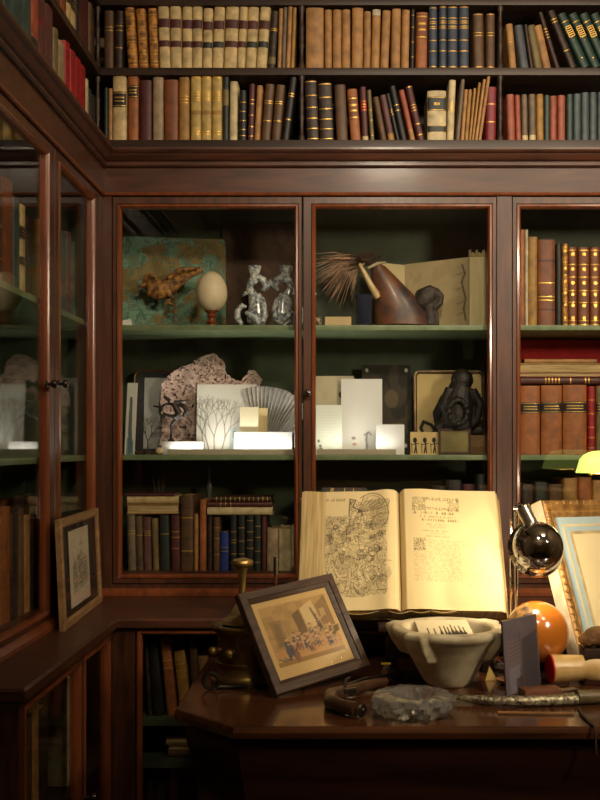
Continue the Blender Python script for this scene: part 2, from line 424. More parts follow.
def post_prof(z0, z1):
    h = z1-z0
    return [(.010, z0), (.010, z0+.012), (.0065, z0+.02), (.0065, z0+.3*h), (.0095, z0+.36*h), (.007, z0+.42*h), (.0085, z0+.5*h), (.007, z0+.58*h), (.0095, z0+.64*h), (.0065, z0+.7*h), (.0065, z1-.02), (.010, z1-.012), (.010, z1)]
for a in (301.5, 500.5, 702):
    X = (a-345)*YU/1000
    for z0, z1 in ((Z2, Z1-.024), (Z1, Z3-.022), (Z3, 3.02-.022)):
        MB().lathe(post_prof(z0+.0002, z1-.0002), 16, c=(X, YU+.009, 0)).build('turned_post', DARKW, ob)
        MB().box(X-.006, X+.006, YU+.021, 3.4995, z0+.0002, z1-.0002).build('divider', DARKW, ob)
for z0, z1 in ((Z2, Z1-.024), (Z1, Z3-.022), (Z3, 3.02-.022)):
    MB().lathe(post_prof(z0+.0002, z1-.0002), 16, c=(XU-.012, YU+.012, 0)).build('turned_post', DARKW, ol)

# ---- base cabinets
FB, FL = 2.79, -.648
bc = empty('base_cabinet', 'dark mahogany base cabinet with glass doors under the back ledge behind the table', 'cabinet', (0, 0, 0))
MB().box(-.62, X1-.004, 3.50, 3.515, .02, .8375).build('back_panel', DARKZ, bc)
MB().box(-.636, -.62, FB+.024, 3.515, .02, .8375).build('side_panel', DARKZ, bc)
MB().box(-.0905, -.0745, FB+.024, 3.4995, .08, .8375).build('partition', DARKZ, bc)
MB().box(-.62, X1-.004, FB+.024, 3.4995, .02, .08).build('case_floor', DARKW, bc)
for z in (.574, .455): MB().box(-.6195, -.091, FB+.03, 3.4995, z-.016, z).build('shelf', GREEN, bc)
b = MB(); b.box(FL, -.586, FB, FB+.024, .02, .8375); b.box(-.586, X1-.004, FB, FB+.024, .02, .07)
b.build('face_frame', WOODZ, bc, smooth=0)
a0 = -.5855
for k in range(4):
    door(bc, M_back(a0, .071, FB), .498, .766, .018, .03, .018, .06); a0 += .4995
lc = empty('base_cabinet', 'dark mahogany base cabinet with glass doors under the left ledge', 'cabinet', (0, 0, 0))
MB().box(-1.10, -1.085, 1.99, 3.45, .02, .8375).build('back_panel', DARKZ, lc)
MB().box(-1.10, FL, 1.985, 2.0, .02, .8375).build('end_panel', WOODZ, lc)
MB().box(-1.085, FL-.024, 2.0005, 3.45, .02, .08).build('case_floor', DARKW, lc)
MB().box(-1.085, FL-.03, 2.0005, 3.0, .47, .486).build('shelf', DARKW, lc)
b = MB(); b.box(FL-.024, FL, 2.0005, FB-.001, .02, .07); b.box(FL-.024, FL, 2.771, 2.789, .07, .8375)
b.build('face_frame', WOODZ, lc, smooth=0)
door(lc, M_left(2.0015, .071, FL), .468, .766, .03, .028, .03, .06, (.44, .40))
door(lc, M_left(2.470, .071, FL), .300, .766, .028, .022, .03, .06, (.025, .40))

# ---------------------------------------------------------------- books
BC = {  # cover colours: name -> (rgb, word)
 'brown': (104, 72, 44), 'dkbrown': (66, 44, 32), 'tan': (190, 138, 80), 'ochre': (184, 136, 62), 'vellum': (232, 202, 142),
 'cream': (226, 204, 156), 'yellow': (212, 178, 100), 'calf': (206, 138, 62), 'navy': (62, 72, 92), 'bluegrey': (86, 92, 102), 'black': (38, 36, 36),
 'green': (44, 72, 62), 'dkgreen': (44, 52, 46), 'olive': (130, 112, 68), 'maroon': (94, 44, 42), 'orange': (182, 106, 54), 'redbrown': (144, 80, 46),
 'salmon': (178, 92, 66), 'teal': (70, 92, 88), 'steel': (84, 98, 102), 'crimson': (140, 34, 44), 'red': (178, 22, 34), 'blue': (40, 60, 140), 'grey': (128, 108, 86),
 'stone': (176, 150, 118), 'plum': (110, 66, 62), 'mottle': (190, 130, 58), 'white': (226, 214, 186), 'pink': (190, 120, 90)}
BW = {'brown': 'brown', 'dkbrown': 'dark brown', 'tan': 'tan', 'ochre': 'ochre', 'vellum': 'cream vellum', 'cream': 'cream', 'yellow': 'yellowish cream',
 'calf': 'mottled golden', 'navy': 'navy blue', 'bluegrey': 'blue grey', 'black': 'black', 'green': 'green', 'dkgreen': 'dark green', 'olive': 'olive', 'maroon': 'maroon',
 'orange': 'orange brown', 'redbrown': 'reddish brown', 'salmon': 'salmon', 'teal': 'teal', 'steel': 'steel blue', 'crimson': 'crimson', 'red': 'bright red', 'blue': 'bright blue',
 'grey': 'grey brown', 'stone': 'pale stone', 'plum': 'plum brown', 'mottle': 'mottled gold', 'white': 'off-white', 'pink': 'pinkish tan'}
def bmat(k):
    c = BC[k]
    amt = .95 if k in ('calf', 'mottle', 'dkbrown') else .5
    c2 = tuple(v*(.45 if amt > .9 else .68) for v in c)
    return mat('binding_'+k, c, .5, col2=c2, scale=60 if amt > .9 else 35, bump=.12, amt=amt)
GOLDL = mat('gold_tooling', (214, 168, 78), .35, .6, kind='flat')
def book(M, w, h, d, col, bands=(), gilt=(), labels=(), fore=False, text=None, label=None, cat='book', group=None, flatspine=False):
    """local: x across the spine 0..w, y inward from the spine, z up. bands (t0,t1,colour), gilt = heights of thin gold lines,
    labels (t0,t1,colour) = pasted title pieces"""
    mats = [bmat(col), GOLDL]; idx = {}
    rows = [(0, 0)]
    cuts = []
    for t0, t1, c in bands: cuts.append((t0, t1, c))
    for t in gilt: cuts.append((t-.007, t+.007, 1))
    cuts.sort(key=lambda q: q[0]); z = 0; lv = [0]; mi = []
    for t0, t1, c in cuts:
        t0 = max(t0, z+.0005); t1 = min(t1, .999)
        if t1 <= t0: continue
        lv.append(t0); mi.append(0)
        if c == 1: k = 1
        else:
            if c not in idx: idx[c] = len(mats); mats.append(bmat(c))
            k = idx[c]
        lv.append(t1); mi.append(k); z = t1
    lv.append(1); mi.append(0)
    e = min(.3*w, .006) if not flatspine else .0008
    n = 7
    arc = [(w/2 - w/2*math.cos(math.pi*i/(n-1)), e - e*math.sin(math.pi*i/(n-1))) for i in range(n)]
    th = min(.0028, w*.16)
    outer = [(0, d)] + arc + [(w, d)]
    inner = [(w-th, d)] + [(w-th, e+.004), (w/2, th+.003), (th, e+.004)] + [(th, d)]
    ring = outer + inner; nr = len(ring); b = MB()
    fy = (lambda y: d-y) if fore else (lambda y: y)
    lp = [[(x, fy(y), t*h) for x, y in ring] for t in lv]
    vs = [p for l in lp for p in l]; fs = []; ms = []
    no = len(outer)
    for i in range(len(lv)-1):
        for j in range(nr):
            fs.append((i*nr+j, i*nr+(j+1) % nr, (i+1)*nr+(j+1) % nr, (i+1)*nr+j)); ms.append(mi[i] if 1 <= j < no-2 else 0)
    fs.append(tuple(range(nr))); ms.append(0); fs.append(tuple((len(lv)-1)*nr+j for j in range(nr))); ms.append(0)
    b.add(vs, fs, ms)
    o = b.build('book', mats, None, smooth=50)
    o.matrix_world = M
    tag(o, label, cat, group)
    pb = MB().box(th+.0003, w-th-.0003, fy(e+.005), fy(d-.004), .003, h-.003)
    pb.build('page_block', PAGES, o, smooth=0)
    for t0, t1, c in labels:
        lb = MB(); off = .0006
        arc2 = [(w*.005 + (w*.99)*(.5-.5*math.cos(math.pi*i/8)), e - e*math.sin(math.pi*i/8)*.98 - off) for i in range(9)]
        lines = [t0, t0+(t1-t0)*.07, t0+(t1-t0)*.12, t0+(t1-t0)*.35, t0+(t1-t0)*.42, t0+(t1-t0)*.58, t0+(t1-t0)*.66, t0+(t1-t0)*.88, t0+(t1-t0)*.93, t1]
        if text: lines = [t0, t0+(t1-t0)*.04, t0+(t1-t0)*.07, t0+(t1-t0)*.93, t0+(t1-t0)*.96, t1]
        mi2 = [0, 1]*5
        vs = [(x, fy(y), t*h) for t in lines for x, y in arc2] + [(x, fy(y+off*1.5), t*h) for t in (t0, t1) for x, y in arc2]
        fs = []; ms = []
        for i in range(len(lines)-1):
            for j in range(8):
                narrow = mi2[i] == 1 and not text and 3 <= i <= 6 and not (2 <= j <= 5)
                fs.append((i*9+j, i*9+j+1, (i+1)*9+j+1, (i+1)*9+j)); ms.append(0 if narrow else mi2[i])
        lb.add(vs, fs, ms)
        lo = lb.build('spine_label', [bmat(c), GOLDL], o, smooth=50, recalc=False)
    return o
def text_part(s, size, M, parent, m, name='lettering', extrude=.0003):
    cu = bpy.data.curves.new('t', 'FONT'); cu.body = s; cu.size = size; cu.extrude = extrude; cu.align_x = 'CENTER'; cu.align_y = 'CENTER'
    t = bpy.data.objects.new('t', cu); COL.objects.link(t)
    dg = bpy.context.evaluated_depsgraph_get(); dg.update()
    me = bpy.data.meshes.new_from_object(t.evaluated_get(dg)); bpy.data.objects.remove(t)
    me.materials.clear(); me.materials.append(m)
    o = bpy.data.objects.new(name, me); COL.objects.link(o); o.parent = parent; o.matrix_local = M
    return o
ORD = ['', 'first', 'second', 'third', 'fourth', 'fifth', 'sixth', 'seventh', 'eighth', 'ninth', 'tenth', 'eleventh', 'twelfth', 'thirteenth', 'fourteenth', 'fifteenth', 'sixteenth',
       'seventeenth', 'eighteenth', 'nineteenth', 'twentieth', 'twenty-first', 'twenty-second', 'twenty-third']
def row_back(specs, zb, Y, rowname, bottom, depth=.16, group=None, gap=.0004):
    "specs: (bottom px left, bottom px right, px shift of the top, top px y, colour, dict of extras)"
    s = Y/1000; out = []; n = 0
    for sp in specs:
        b0, b1, sh, top, c = sp[:5]; ex = dict(sp[5]) if len(sp) > 5 else {}
        n += 1
        hh = (bottom-top)*s; ang = math.atan2(sh*s, hh); w = (b1-b0)*s*math.cos(ang)-gap; h = hh/math.cos(ang) - (w*abs(math.sin(ang)) if sh else 0)
        x0 = (b0-345)*s; z0 = zb + .0003
        if sh > 0:
            x0 = (b1-345)*s - w*math.cos(ang); z0 += w*math.sin(ang)
        dd = ex.pop('d', depth*(.85+.3*random.random())); yo = ex.pop('yo', .003*random.random())
        M = Matrix.Translation((x0, Y+yo, z0)) @ Matrix.Rotation(ang, 4, 'Y')
        what = ex.pop('what', '')
        lb = f"{BW[c]} book{(' '+what) if what else ''}, {ORD[n]} from left, {rowname}"
        out.append(book(M, w, h, dd, c, label=lb, group=group, **ex))
    return out
def row_left(specs, zb, X, rowname, depth=.15, group=None):
    "specs: (y0, y1, height, colour, extras) books with spines towards +X"
    n = 0
    for sp in specs:
        y0, y1, h, c = sp[:4]; ex = dict(sp[4]) if len(sp) > 4 else {}
        n += 1; what = ex.pop('what', ''); dd = ex.pop('d', depth)
        M = Matrix.Translation((X-.003*random.random(), y0, zb+.0003)) @ RZL
        book(M, y1-y0-.0006, h, dd, c, label=f"{BW[c]} book{(' '+what) if what else ''}, {ORD[n]} from left, {rowname}", group=group, **ex)
def flat_book(x0p, x1p, topp, botp, Y, col, label, fore=False, d=.15, group=None, rz=0, zbase=None, **kw):
    s = Y/1000; w = (botp-topp)*s; h = (x1p-x0p)*s
    z = CZ+(445-botp)*s if zbase is None else zbase
    M = Matrix.Translation(((x0p-345)*s, Y, z+w+.0003)) @ Matrix.Rotation(R(rz), 4, 'Z') @ Matrix.Rotation(R(90), 4, 'Y')
    return book(M, w-.0004, h, d, col, label=label, fore=fore, group=group, **kw)
random.seed(4)
VB = dict(bands=[(.64, .78, 'maroon'), (.34, .44, 'maroon')], gilt=[.66, .71, .76, .36, .42], what='with two dark bands')
VB2 = dict(bands=[(.64, .78, 'maroon'), (.34, .44, 'dkgreen')], gilt=[.66, .71, .76, .36, .42], what='with maroon and green bands')
MG = dict(gilt=[.06, .12, .24, .30, .44, .5, .64, .7, .82, .9], bands=[(.0, .05, 'orange')], what='with gilt tooling')
T1 = [(103.9, 113.1, 0, 10.5, 'brown', dict(gilt=[.66, .72], what='with double gilt lines')), (114, 122, 1, 10.5, 'dkbrown', dict(gilt=[.66, .74, .36], what='with three gilt lines')),
      (128, 137.6, -4, 7, 'calf', MG), (139, 148, -3.5, 8, 'calf', MG), (150, 158.6, -2.5, 8, 'calf', MG),
      (159.5, 170.3, -2, 4, 'vellum', VB), (170.5, 181.4, -1, 5, 'vellum', VB), (182, 192, 0, 5.5, 'vellum', VB), (192.2, 202, 0, 5.5, 'vellum', VB),
      (202.4, 211.6, 1, 8, 'vellum', VB2), (212, 222.6, 2, 6.5, 'vellum', VB2), (223.4, 236.4, 2.5, 5, 'vellum', VB), (236.6, 244.7, 3, 6.5, 'vellum', VB), (245.2, 255.6, 3, 6.5, 'vellum', VB2),
      (256, 266.3, 4.3, 6.5, 'vellum', VB2), (267.5, 275, 3.5, 10.5, 'dkbrown', dict(gilt=[.66, .69], bands=[(.08, .2, 'olive')], what='with pale foot')),
      (277, 281, 2, 8, 'tan'), (281.2, 285.3, 2, 7, 'grey'), (285.6, 290, 2.5, 5, 'tan'), (290.4, 294, 2.5, 7, 'ochre')]
row_back(T1, Z1, 3.235, 'upper shelf, left bay', 68.5, group='books on the upper open shelf, left bay')
TB = dict(gilt=[.12, .9], what='with plain tan spine')
T2 = [(306, 323.6, 0, 7.5, 'tan', dict(what='thick')), (324.5, 332, 0, 9.5, 'tan'), (332.7, 341.6, 0, 9.5, 'tan'), (342, 350.4, 0, 9.5, 'tan'), (351.5, 362.8, .5, 7.5, 'tan'), (363.3, 370.5, .5, 11, 'tan'),
      (370.9, 379.3, 1.5, 9, 'tan', dict(bands=[(.9, .999, 'white')], what='with pale worn head')), (380, 388.4, 2.5, 10, 'tan'), (391, 400, 1, 8.5, 'tan'), (401, 408.8, 1.2, 9.5, 'tan'),
      (410.5, 413.8, 1, 9, 'black', dict(gilt=[.2, .45, .7, .9], what='thin with gilt lines')), (415.8, 427, .8, 12, 'orange', dict(labels=[(.52, .97, 'redbrown')], what='with brown label'))]
NB = dict(gilt=[.03, .28, .45, .64, .67, .72, .75, .8, .97], what='with gilt bands')
T2 += [(429, 437.4, 0, 6, 'navy', NB), (439.2, 446.9, 0, 5, 'navy', NB), (447.8, 458, 0, 5, 'navy', NB), (459.2, 469.2, 0, 5, 'navy', NB),
       (474, 484.5, -.8, 13, 'brown', dict(gilt=[.03, .6, .65, .98], what='with gilt lines')), (486.5, 495.2, 0, 13, 'brown', dict(gilt=[.03, .6, .65, .98], what='with gilt lines'))]
row_back(T2, Z1, 3.235, 'upper shelf, middle bay', 68.5, group='books on the upper open shelf, middle bay')
T3 = [(510, 517, -4, 23, 'tan', dict(gilt=[.6])), (521, 529.5, -6.5, 24, 'bluegrey'), (530.5, 534, -6.5, 24, 'dkbrown', dict(what='very thin')), (535.3, 543.2, -8, 24, 'olive'), (544, 552, -10, 24, 'tan', dict(what='leaning and worn')),
      (556, 561, -18, 11, 'dkbrown', dict(gilt=[.55, .6, .65, .7], what='thin and leaning')), (570.5, 578.5, -24, 9, 'dkbrown', dict(gilt=[.3, .8, .85], what='thick and leaning'))]
row_back(T3, Z1, 3.235, 'upper shelf, right bay', 68.5, group='books on the upper open shelf, right bay')
s = 3.235/1000
for i, (b0, b1) in enumerate(((582.5, 592), (593.5, 603), (604.5, 614), (615.5, 625), (626.5, 636))):
    sh = -26; top = 11.5; hh = (68.5-top)*s; ang = math.atan2(sh*s, hh); wv = (b1-b0)*s*math.cos(ang)-.001; h = hh/math.cos(ang)-wv*abs(math.sin(ang))
    o = book(Matrix.Translation(((b0-345)*s, 3.237, Z1+.0003)) @ Matrix.Rotation(ang, 4, 'Y'), wv, h, .15, 'green', gilt=[.85], group='green volumes leaning on the upper open shelf',
             label=f"leaning green cloth book with gilt title block, {ORD[i+1]} from left, upper shelf right bay")
    g = MB()
    for t0, t1 in ((.56, .575), (.60, .615), (.635, .65), (.67, .685), (.71, .725), (.745, .76)): g.box(wv*.14, wv*.86, -.0016, .003, t0*h, t1*h)
    for t0, t1 in ((.56, .76),): g.box(wv*.12, wv*.2, -.0016, .003, t0*h, t1*h); g.box(wv*.8, wv*.88, -.0016, .003, t0*h, t1*h)
    g.prism([(wv*.5+.003*math.cos(a)*(1 if k % 2 else .55), .17*h+.003*math.sin(a)*(1 if k % 2 else .55)) for k, a in enumerate([j*math.pi/5 for j in range(10)])], -.0016, .003)
    g.prism([(wv*.5+.0011*math.cos(j*math.pi/4), .5*h+.0011*math.sin(j*math.pi/4)) for j in range(8)], -.0016, .003)
    g.build('gilt_title', GOLDL, o, smooth=0)
ORN = dict(bands=[(.40, .46, 'ochre')], gilt=[.1, .14, .62, .66, .7, .74, .96], what='with brown ornament')
S1 = [(104, 107.6, 0, 87.5, 'dkgreen', dict(what='thin and short')), (108, 112, 0, 88, 'tan', dict(what='thin and short')), (112.4, 126, 0, 76, 'vellum', dict(labels=[(.52, .76, 'black')], what='with black label')),
      (127.8, 138, 0, 74.5, 'orange', dict(labels=[(.65, .84, 'dkbrown')], what='with dark label')), (139.4, 151.6, 0, 80, 'maroon'), (152.5, 163, 0, 77, 'stone'), (164, 178, 0, 79.5, 'redbrown'),
      (178.8, 189, 0, 77, 'ochre', dict(gilt=[.6, .65, .7], what='with gilt lines')), (190.5, 201, 0, 75, 'yellow', ORN), (201.2, 211.2, 0, 75, 'yellow', ORN), (211.8, 221.8, 0, 75, 'yellow', ORN),
      (222.3, 228.4, .3, 76, 'dkgreen', dict(bands=[(.55, .8, 'olive')], what='with cream panel')), (229, 236.8, .7, 81, 'cream'), (239, 246, .2, 90, 'black', dict(gilt=[.1, .22, .4, .58, .76], what='with gold bands')),
      (247.6, 253.4, 1.5, 83.5, 'maroon', dict(gilt=[.08, .25, .45, .65, .72], what='with gold bands')), (253.8, 259.6, 3, 85, 'tan'), (261, 270, 4.3, 83.5, 'brown', dict(gilt=[.35, .66, .7], what='with gilt lines')),
      (271, 280, 5, 84, 'brown', dict(gilt=[.35, .66, .7], what='with gilt lines')), (281.5, 288.5, 8.5, 76.5, 'black', dict(gilt=[.33, .7, .74], what='leaning by the post'))]
row_back(S1, Z2, 3.235, 'lower open shelf, left bay', 140.5, group='books on the lower open shelf, left bay')
GB = dict(gilt=[.03, .2, .37, .55, .75, .98], what='with bright gilt bands')
S2 = [(307, 319.2, -2.5, 80, 'dkbrown', GB), (320, 334, -2.3, 82.5, 'dkbrown', GB), (336.8, 348, -2.5, 84, 'brown', dict(what='plain')), (351, 361, -4, 88.5, 'orange', dict(labels=[(.4, .86, 'redbrown')])),
      (362.3, 368.7, -2.6, 86.5, 'maroon', dict(labels=[(.55, .75, 'red')], bands=[(0, .08, 'cream')], what='with red label')), (370.5, 374.6, -3.5, 89.5, 'olive', dict(gilt=[.1, .4, .6], what='thin')),
      (381, 387.3, -8.5, 96, 'brown', dict(what='thin and leaning')), (388.6, 395.2, -9, 94, 'plum', dict(bands=[(.0, .15, 'ochre')], what='with pale foot')), (396.4, 400.2, -10.5, 93, 'black', dict(gilt=[.55, .6, .65], what='thin')),
      (401.2, 407.6, -12, 85, 'black', dict(gilt=[.55, .65], what='thick')), (410.3, 415.8, -11.5, 89, 'salmon', dict(bands=[(0, .22, 'tan')], what='with tan foot')),
      (418.2, 425.2, -13, 85, 'maroon', dict(gilt=[.1, .3, .55, .6, .65, .98], what='with gilt tooling'))]
bs = row_back(S2, Z2, 3.235, 'lower open shelf, middle bay', 140.5, group='books on the lower open shelf, middle bay')
s = 3.235/1000
o = book(Matrix.Translation(((427.6-345)*s, 3.236, Z2+.0003)), 18.6*s, 50*s, .15, 'cream', labels=[(.60, .88, 'dkgreen'), (.17, .30, 'dkgreen')], text=True, label='squat cream book with two green labels on the lower open shelf, middle bay', cat='book')
text_part('XIX', .013, Matrix.Translation((9.3*s, -.0012, .73*50*s)) @ Matrix.Rotation(R(90), 4, 'X'), o, GOLDL)
S2b = [(446.6, 453.6, 2.6, 79.5, 'cream', dict(gilt=[.5, .54, .58, .62], what='tall and narrow')), (455.7, 459.6, 5.5, 79, 'grey', dict(what='leaning')), (460.4, 464.2, 4, 89, 'tan', dict(what='thin')), (464.6, 468.3, 4, 89, 'ochre', dict(what='thin')),
       (468.7, 471.2, 5, 88, 'tan', dict(what='thin')), (471.6, 474.2, 7, 82, 'ochre', dict(what='thin')), (474.6, 477.6, 8.5, 79, 'tan', dict(what='thin')), (478, 481.4, 9.5, 74, 'tan', dict(what='thin and tall')),
       (486, 496, .8, 86.5, 'crimson', dict(gilt=[.35, .68], what='beside the post'))]
for k, sp in enumerate(S2b): pass
_o = ORD; ORD = [''] + ORD[14:] + ['x']*14
row_back(S2b, Z2, 3.235, 'lower open shelf, middle bay', 140.5, group='books on the lower open shelf, middle bay')
ORD = _o
PF = lambda c: dict(bands=[(0, .12, 'cream')], what='with pale foot')
S3 = [(508, 515.6, -1.4, 94, 'salmon'), (516.4, 521.5, -1.2, 94.5, 'salmon'), (522.6, 528.4, -.8, 94, 'grey', PF(0)), (529.6, 536.3, -.5, 94, 'grey', PF(0)), (537, 544, -.3, 94, 'ochre'), (545, 549.7, 0, 95, 'teal'),
      (550.3, 557.2, 0, 95.5, 'salmon'), (558, 565.6, 0, 95, 'salmon'), (567.4, 573, 0, 94, 'teal'), (574, 581.2, 0, 93.5, 'steel'), (582, 589.6, 0, 92, 'steel'), (590.2, 597.3, 0, 92, 'steel'), (598, 605, 0, 92, 'steel'),
      (606, 613, 0, 92, 'steel'), (614, 621, 0, 92, 'steel')]
row_back(S3, Z2, 3.235, 'lower open shelf, right bay', 140.5, group='books on the lower open shelf, right bay')
# top-left shelves, seen edge on
U1 = [(2.06, 2.10, .19, 'teal'), (2.10, 2.145, .2, 'teal'), (2.145, 2.2, .2, 'brown'), (2.2, 2.25, .2, 'teal'), (2.25, 2.30, .2, 'teal'), (2.30, 2.35, .2, 'teal'), (2.352, 2.40, .2, 'teal'), (2.402, 2.475, .205, 'teal'), (2.478, 2.553, .205, 'teal'),
      (2.557, 2.612, .205, 'salmon', dict(bands=[(.1, .3, 'dkgreen')], what='with green panel')), (2.616, 2.674, .2, 'plum', dict(bands=[(.6, .7, 'crimson')])), (2.678, 2.74, .2, 'plum'), (2.752, 2.79, .165, 'olive'), (2.795, 2.862, .15, 'stone')]
U1 += [(2.872, 2.918, .178, 'red'), (2.920, 2.972, .172, 'red'), (2.975, 3.028, .172, 'red'), (3.031, 3.09, .172, 'red'), (3.094, 3.122, .15, 'cream'), (3.126, 3.157, .13, 'dkgreen'), (3.16, 3.21, .125, 'black')]
row_left(U1, Z2, XU-.006, 'lower open shelf on the left wall', group='books on the lower left open shelf')
U2 = [(2.62, 2.67, .19, 'dkgreen'), (2.672, 2.72, .2, 'brown'), (2.722, 2.77, .19, 'black'), (2.772, 2.82, .19, 'redbrown'), (2.822, 2.872, .19, 'redbrown'), (2.876, 2.925, .19, 'vellum', dict(labels=[(.3, .5, 'black'), (.65, .8, 'black')], what='with black labels')),
      (2.928, 2.977, .19, 'vellum', dict(labels=[(.3, .5, 'black'), (.65, .8, 'black')], what='with black labels')), (2.98, 3.005, .18, 'black'), (3.008, 3.13, .19, 'maroon', dict(what='thick')), (3.134, 3.165, .17, 'brown'), (3.168, 3.2, .17, 'dkbrown')]
row_left(U2, Z1, XU-.006, 'upper open shelf on the left wall', group='books on the upper left open shelf')

# books behind the right-hand door
YR = 3.262
CR = dict(gilt=[.02, .07, .3, .45, .62, .78, .96], what='with gilt rosettes')
RA = [(519.6, 525.2, 0, 229, 'orange'), (525.4, 528.4, 0, 229, 'white', dict(what='very thin')), (528.6, 538, 0, 236, 'ochre'), (538.4, 555.6, -.3, 239, 'redbrown', dict(bands=[(.18, .2, 'maroon'), (.74, .77, 'maroon')], gilt=[.3, .34, .5], what='thick')),
      (556.3, 562.2, 0, 243, 'black'), (562.8, 568.4, 0, 243, 'calf', CR), (568.8, 577.3, -.3, 246.5, 'redbrown', CR), (578.9, 589.8, 0, 246.5, 'redbrown', CR), (590.8, 600.4, 0, 246.5, 'redbrown', CR), (601, 611, 0, 246.5, 'redbrown', CR),
      (612, 622, 0, 246.5, 'redbrown', CR)]
rr = row_back(RA, ZA, YR, 'top shelf, right door', 325.5, group='books on the top shelf behind the right door')
for o in rr[5:]:
    bb = [Vector(c) for c in o.bound_box]; wv = max(c.x for c in bb); h = max(c.z for c in bb); g = MB()
    for t in (.10, .26, .40, .545, .70 if wv < .02 else .72, .91):
        r = min(wv*.26, .006)
        g.prism([(wv*.5+r*math.cos(j*math.pi/5), t*h+r*math.sin(j*math.pi/5)) for j in range(10)], -.0012, .004)
    g.build('gilt_rosettes', GOLDL, o, smooth=0)
RB = [(521, 540.5, 0, 385.5, 'orange', dict(labels=[(.60, .76, 'black')], what='with black label')), (541.6, 562.5, 0, 385, 'orange', dict(labels=[(.60, .76, 'black')], what='with black label')),
      (563.4, 587.2, 0, 384.5, 'orange', dict(labels=[(.60, .76, 'black')], what='with black label')), (588.3, 595.8, 0, 386, 'red', dict(gilt=[.1, .25, .4, .6, .8], what='with gilt bands')), (596.4, 604, 0, 386, 'olive', dict(labels=[(.6, .76, 'black')])),
      (605, 616, 0, 386, 'orange')]
row_back(RB, ZB, YR, 'middle shelf, right door', 454.5, depth=.2, group='books on the middle shelf behind the right door')
zt = CZ+(445-384.2)*YR/1000
zz = zt
for (a, c, t0, col, lb, kw) in ((521, 604, 7.2, 'maroon', 'dark red book with gilt marks lying across the tan volumes behind the right-hand door', dict(gilt=[.3, .34, .38, .42, .46, .6, .78, .82])),
                            (519.5, 606, 4.2, 'pink', 'pinkish bound sheaf lying second from bottom behind the right-hand door', dict(fore=True)),
                            (519.8, 607, 9.3, 'ochre', 'thick stack of rough-edged sheets lying behind the right-hand door', dict(fore=True)),
                            (524.5, 597, 4, 'tan', 'thin tan book lying topmost of the pile behind the right-hand door', {})):
    flat_book(a, c, -t0, 0, YR, col, lb, zbase=zz, d=.2, **kw); zz += t0*YR/1000 + .0004
MB().box(.56, 1.12, 3.472, 3.480, 1.3185, 1.715).build('red_cloth_panel', mat('red_cloth', (190, 14, 20), .8), gc)
RC = [(522, 534, 0, 484, 'dkbrown'), (535, 548, 0, 482, 'dkgreen'), (549, 563, 0, 484, 'brown'), (564, 578, 0, 478, 'tan'), (579, 592, 0, 477, 'orange'), (593, 606, 0, 480, 'tan')]
row_back(RC, ZF, 3.30, 'bottom shelf, right door', 569, depth=.18, group='books on the bottom shelf behind the right door')

# books in the bottom of the middle-left bay
YC = 3.26
C1 = [(127.6, 136, -1.5, 514.5, 'grey', dict(gilt=[.65, .7])), (136.4, 143, -1.3, 517, 'brown', dict(gilt=[.65], bands=[(.08, .25, 'dkbrown')])), (144, 151.6, -1, 518, 'plum', dict(gilt=[.66, .7, .74], what='with gilt lines')), (152.8, 158.8, -1.6, 519, 'olive'),
      (160, 169.6, -1, 516, 'dkgreen', dict(gilt=[.66], what='with gilt title')), (171, 180, -.7, 516, 'maroon', dict(gilt=[.4, .6, .7], what='reddish'))]
row_back(C1, ZF, YC, 'bottom shelf, left door', 571.5, group='books on the bottom shelf of the left door')
C2 = [(180.6, 193.2, 0, 496, 'brown', dict(bands=[(.2, .21, 'black'), (.42, .43, 'black'), (.62, .63, 'black'), (.82, .83, 'black')], gilt=[.7, .26], what='tall with raised bands')), (194, 197.8, 0, 515, 'tan', dict(what='thin')), (199.4, 206, 0, 501, 'orange', dict(what='tall and narrow')),
      (207.3, 212, 0, 517, 'dkbrown'), (213, 219.6, 0, 518, 'brown', dict(gilt=[.3, .6, .8])), (220, 228.6, 0, 533, 'blue', dict(gilt=[.5, .6])), (230, 236.6, 0, 516, 'black', dict(gilt=[.15, .3, .5, .55, .7], what='with gold bands')),
      (237.6, 245, 0, 516, 'black', dict(gilt=[.1, .3, .53, .77], what='with gold bands')), (246, 253.6, 0, 516, 'black', dict(gilt=[.15, .4, .55, .7, .9], what='with gold bands')), (254.2, 260.8, 0, 516, 'dkgreen', dict(gilt=[.15, .35, .6, .8])),
      (261.6, 266.2, 0, 517, 'maroon', dict(what='thin red')), (266.8, 278.2, 0, 529.5, 'stone'), (278.6, 290.8, 0, 529.5, 'cream')]
_o = ORD; ORD = [''] + ORD[7:] + ['x']*7
row_back(C2, ZF, YC, 'bottom shelf, left door', 571.5, group='books on the bottom shelf of the left door')
ORD = _o
zz = CZ+(445-514.2)*YC/1000
flat_book(126.5, 178.5, -10, 0, YC, 'ochre', 'thick cream-edged book lying over the upright books, bottom shelf, left end', fore=True, zbase=zz, group='books lying on the bottom left row'); zz += 10*YC/1000+.0003
flat_book(127, 178.5, -7.6, 0, YC, 'vellum', 'cream book lying second from top over the bottom left row', zbase=zz, group='books lying on the bottom left row'); zz += 7.6*YC/1000+.0003
flat_book(124.5, 174, -2.4, 0, YC, 'maroon', 'thin dark red book lying topmost over the bottom left row', zbase=zz, group='books lying on the bottom left row')
zz = CZ+(445-515.4)*YC/1000
flat_book(207.2, 272.5, -8, 0, YC, 'cream', 'cream book lying over the black gilt volumes, lowest of its pile', zbase=zz, group='books lying over the black volumes'); zz += 8*YC/1000+.0003
flat_book(207.6, 272, -5, 0, YC, 'maroon', 'dark red book lying in the middle of the pile over the black gilt volumes', zbase=zz, gilt=[.2, .28, .36], group='books lying over the black volumes'); zz += 5*YC/1000+.0003
flat_book(213, 271, -5.4, 0, YC, 'dkbrown', 'dark speckled book lying topmost of the pile over the black gilt volumes', zbase=zz, gilt=[i*.08+.06 for i in range(12)], group='books lying over the black volumes')
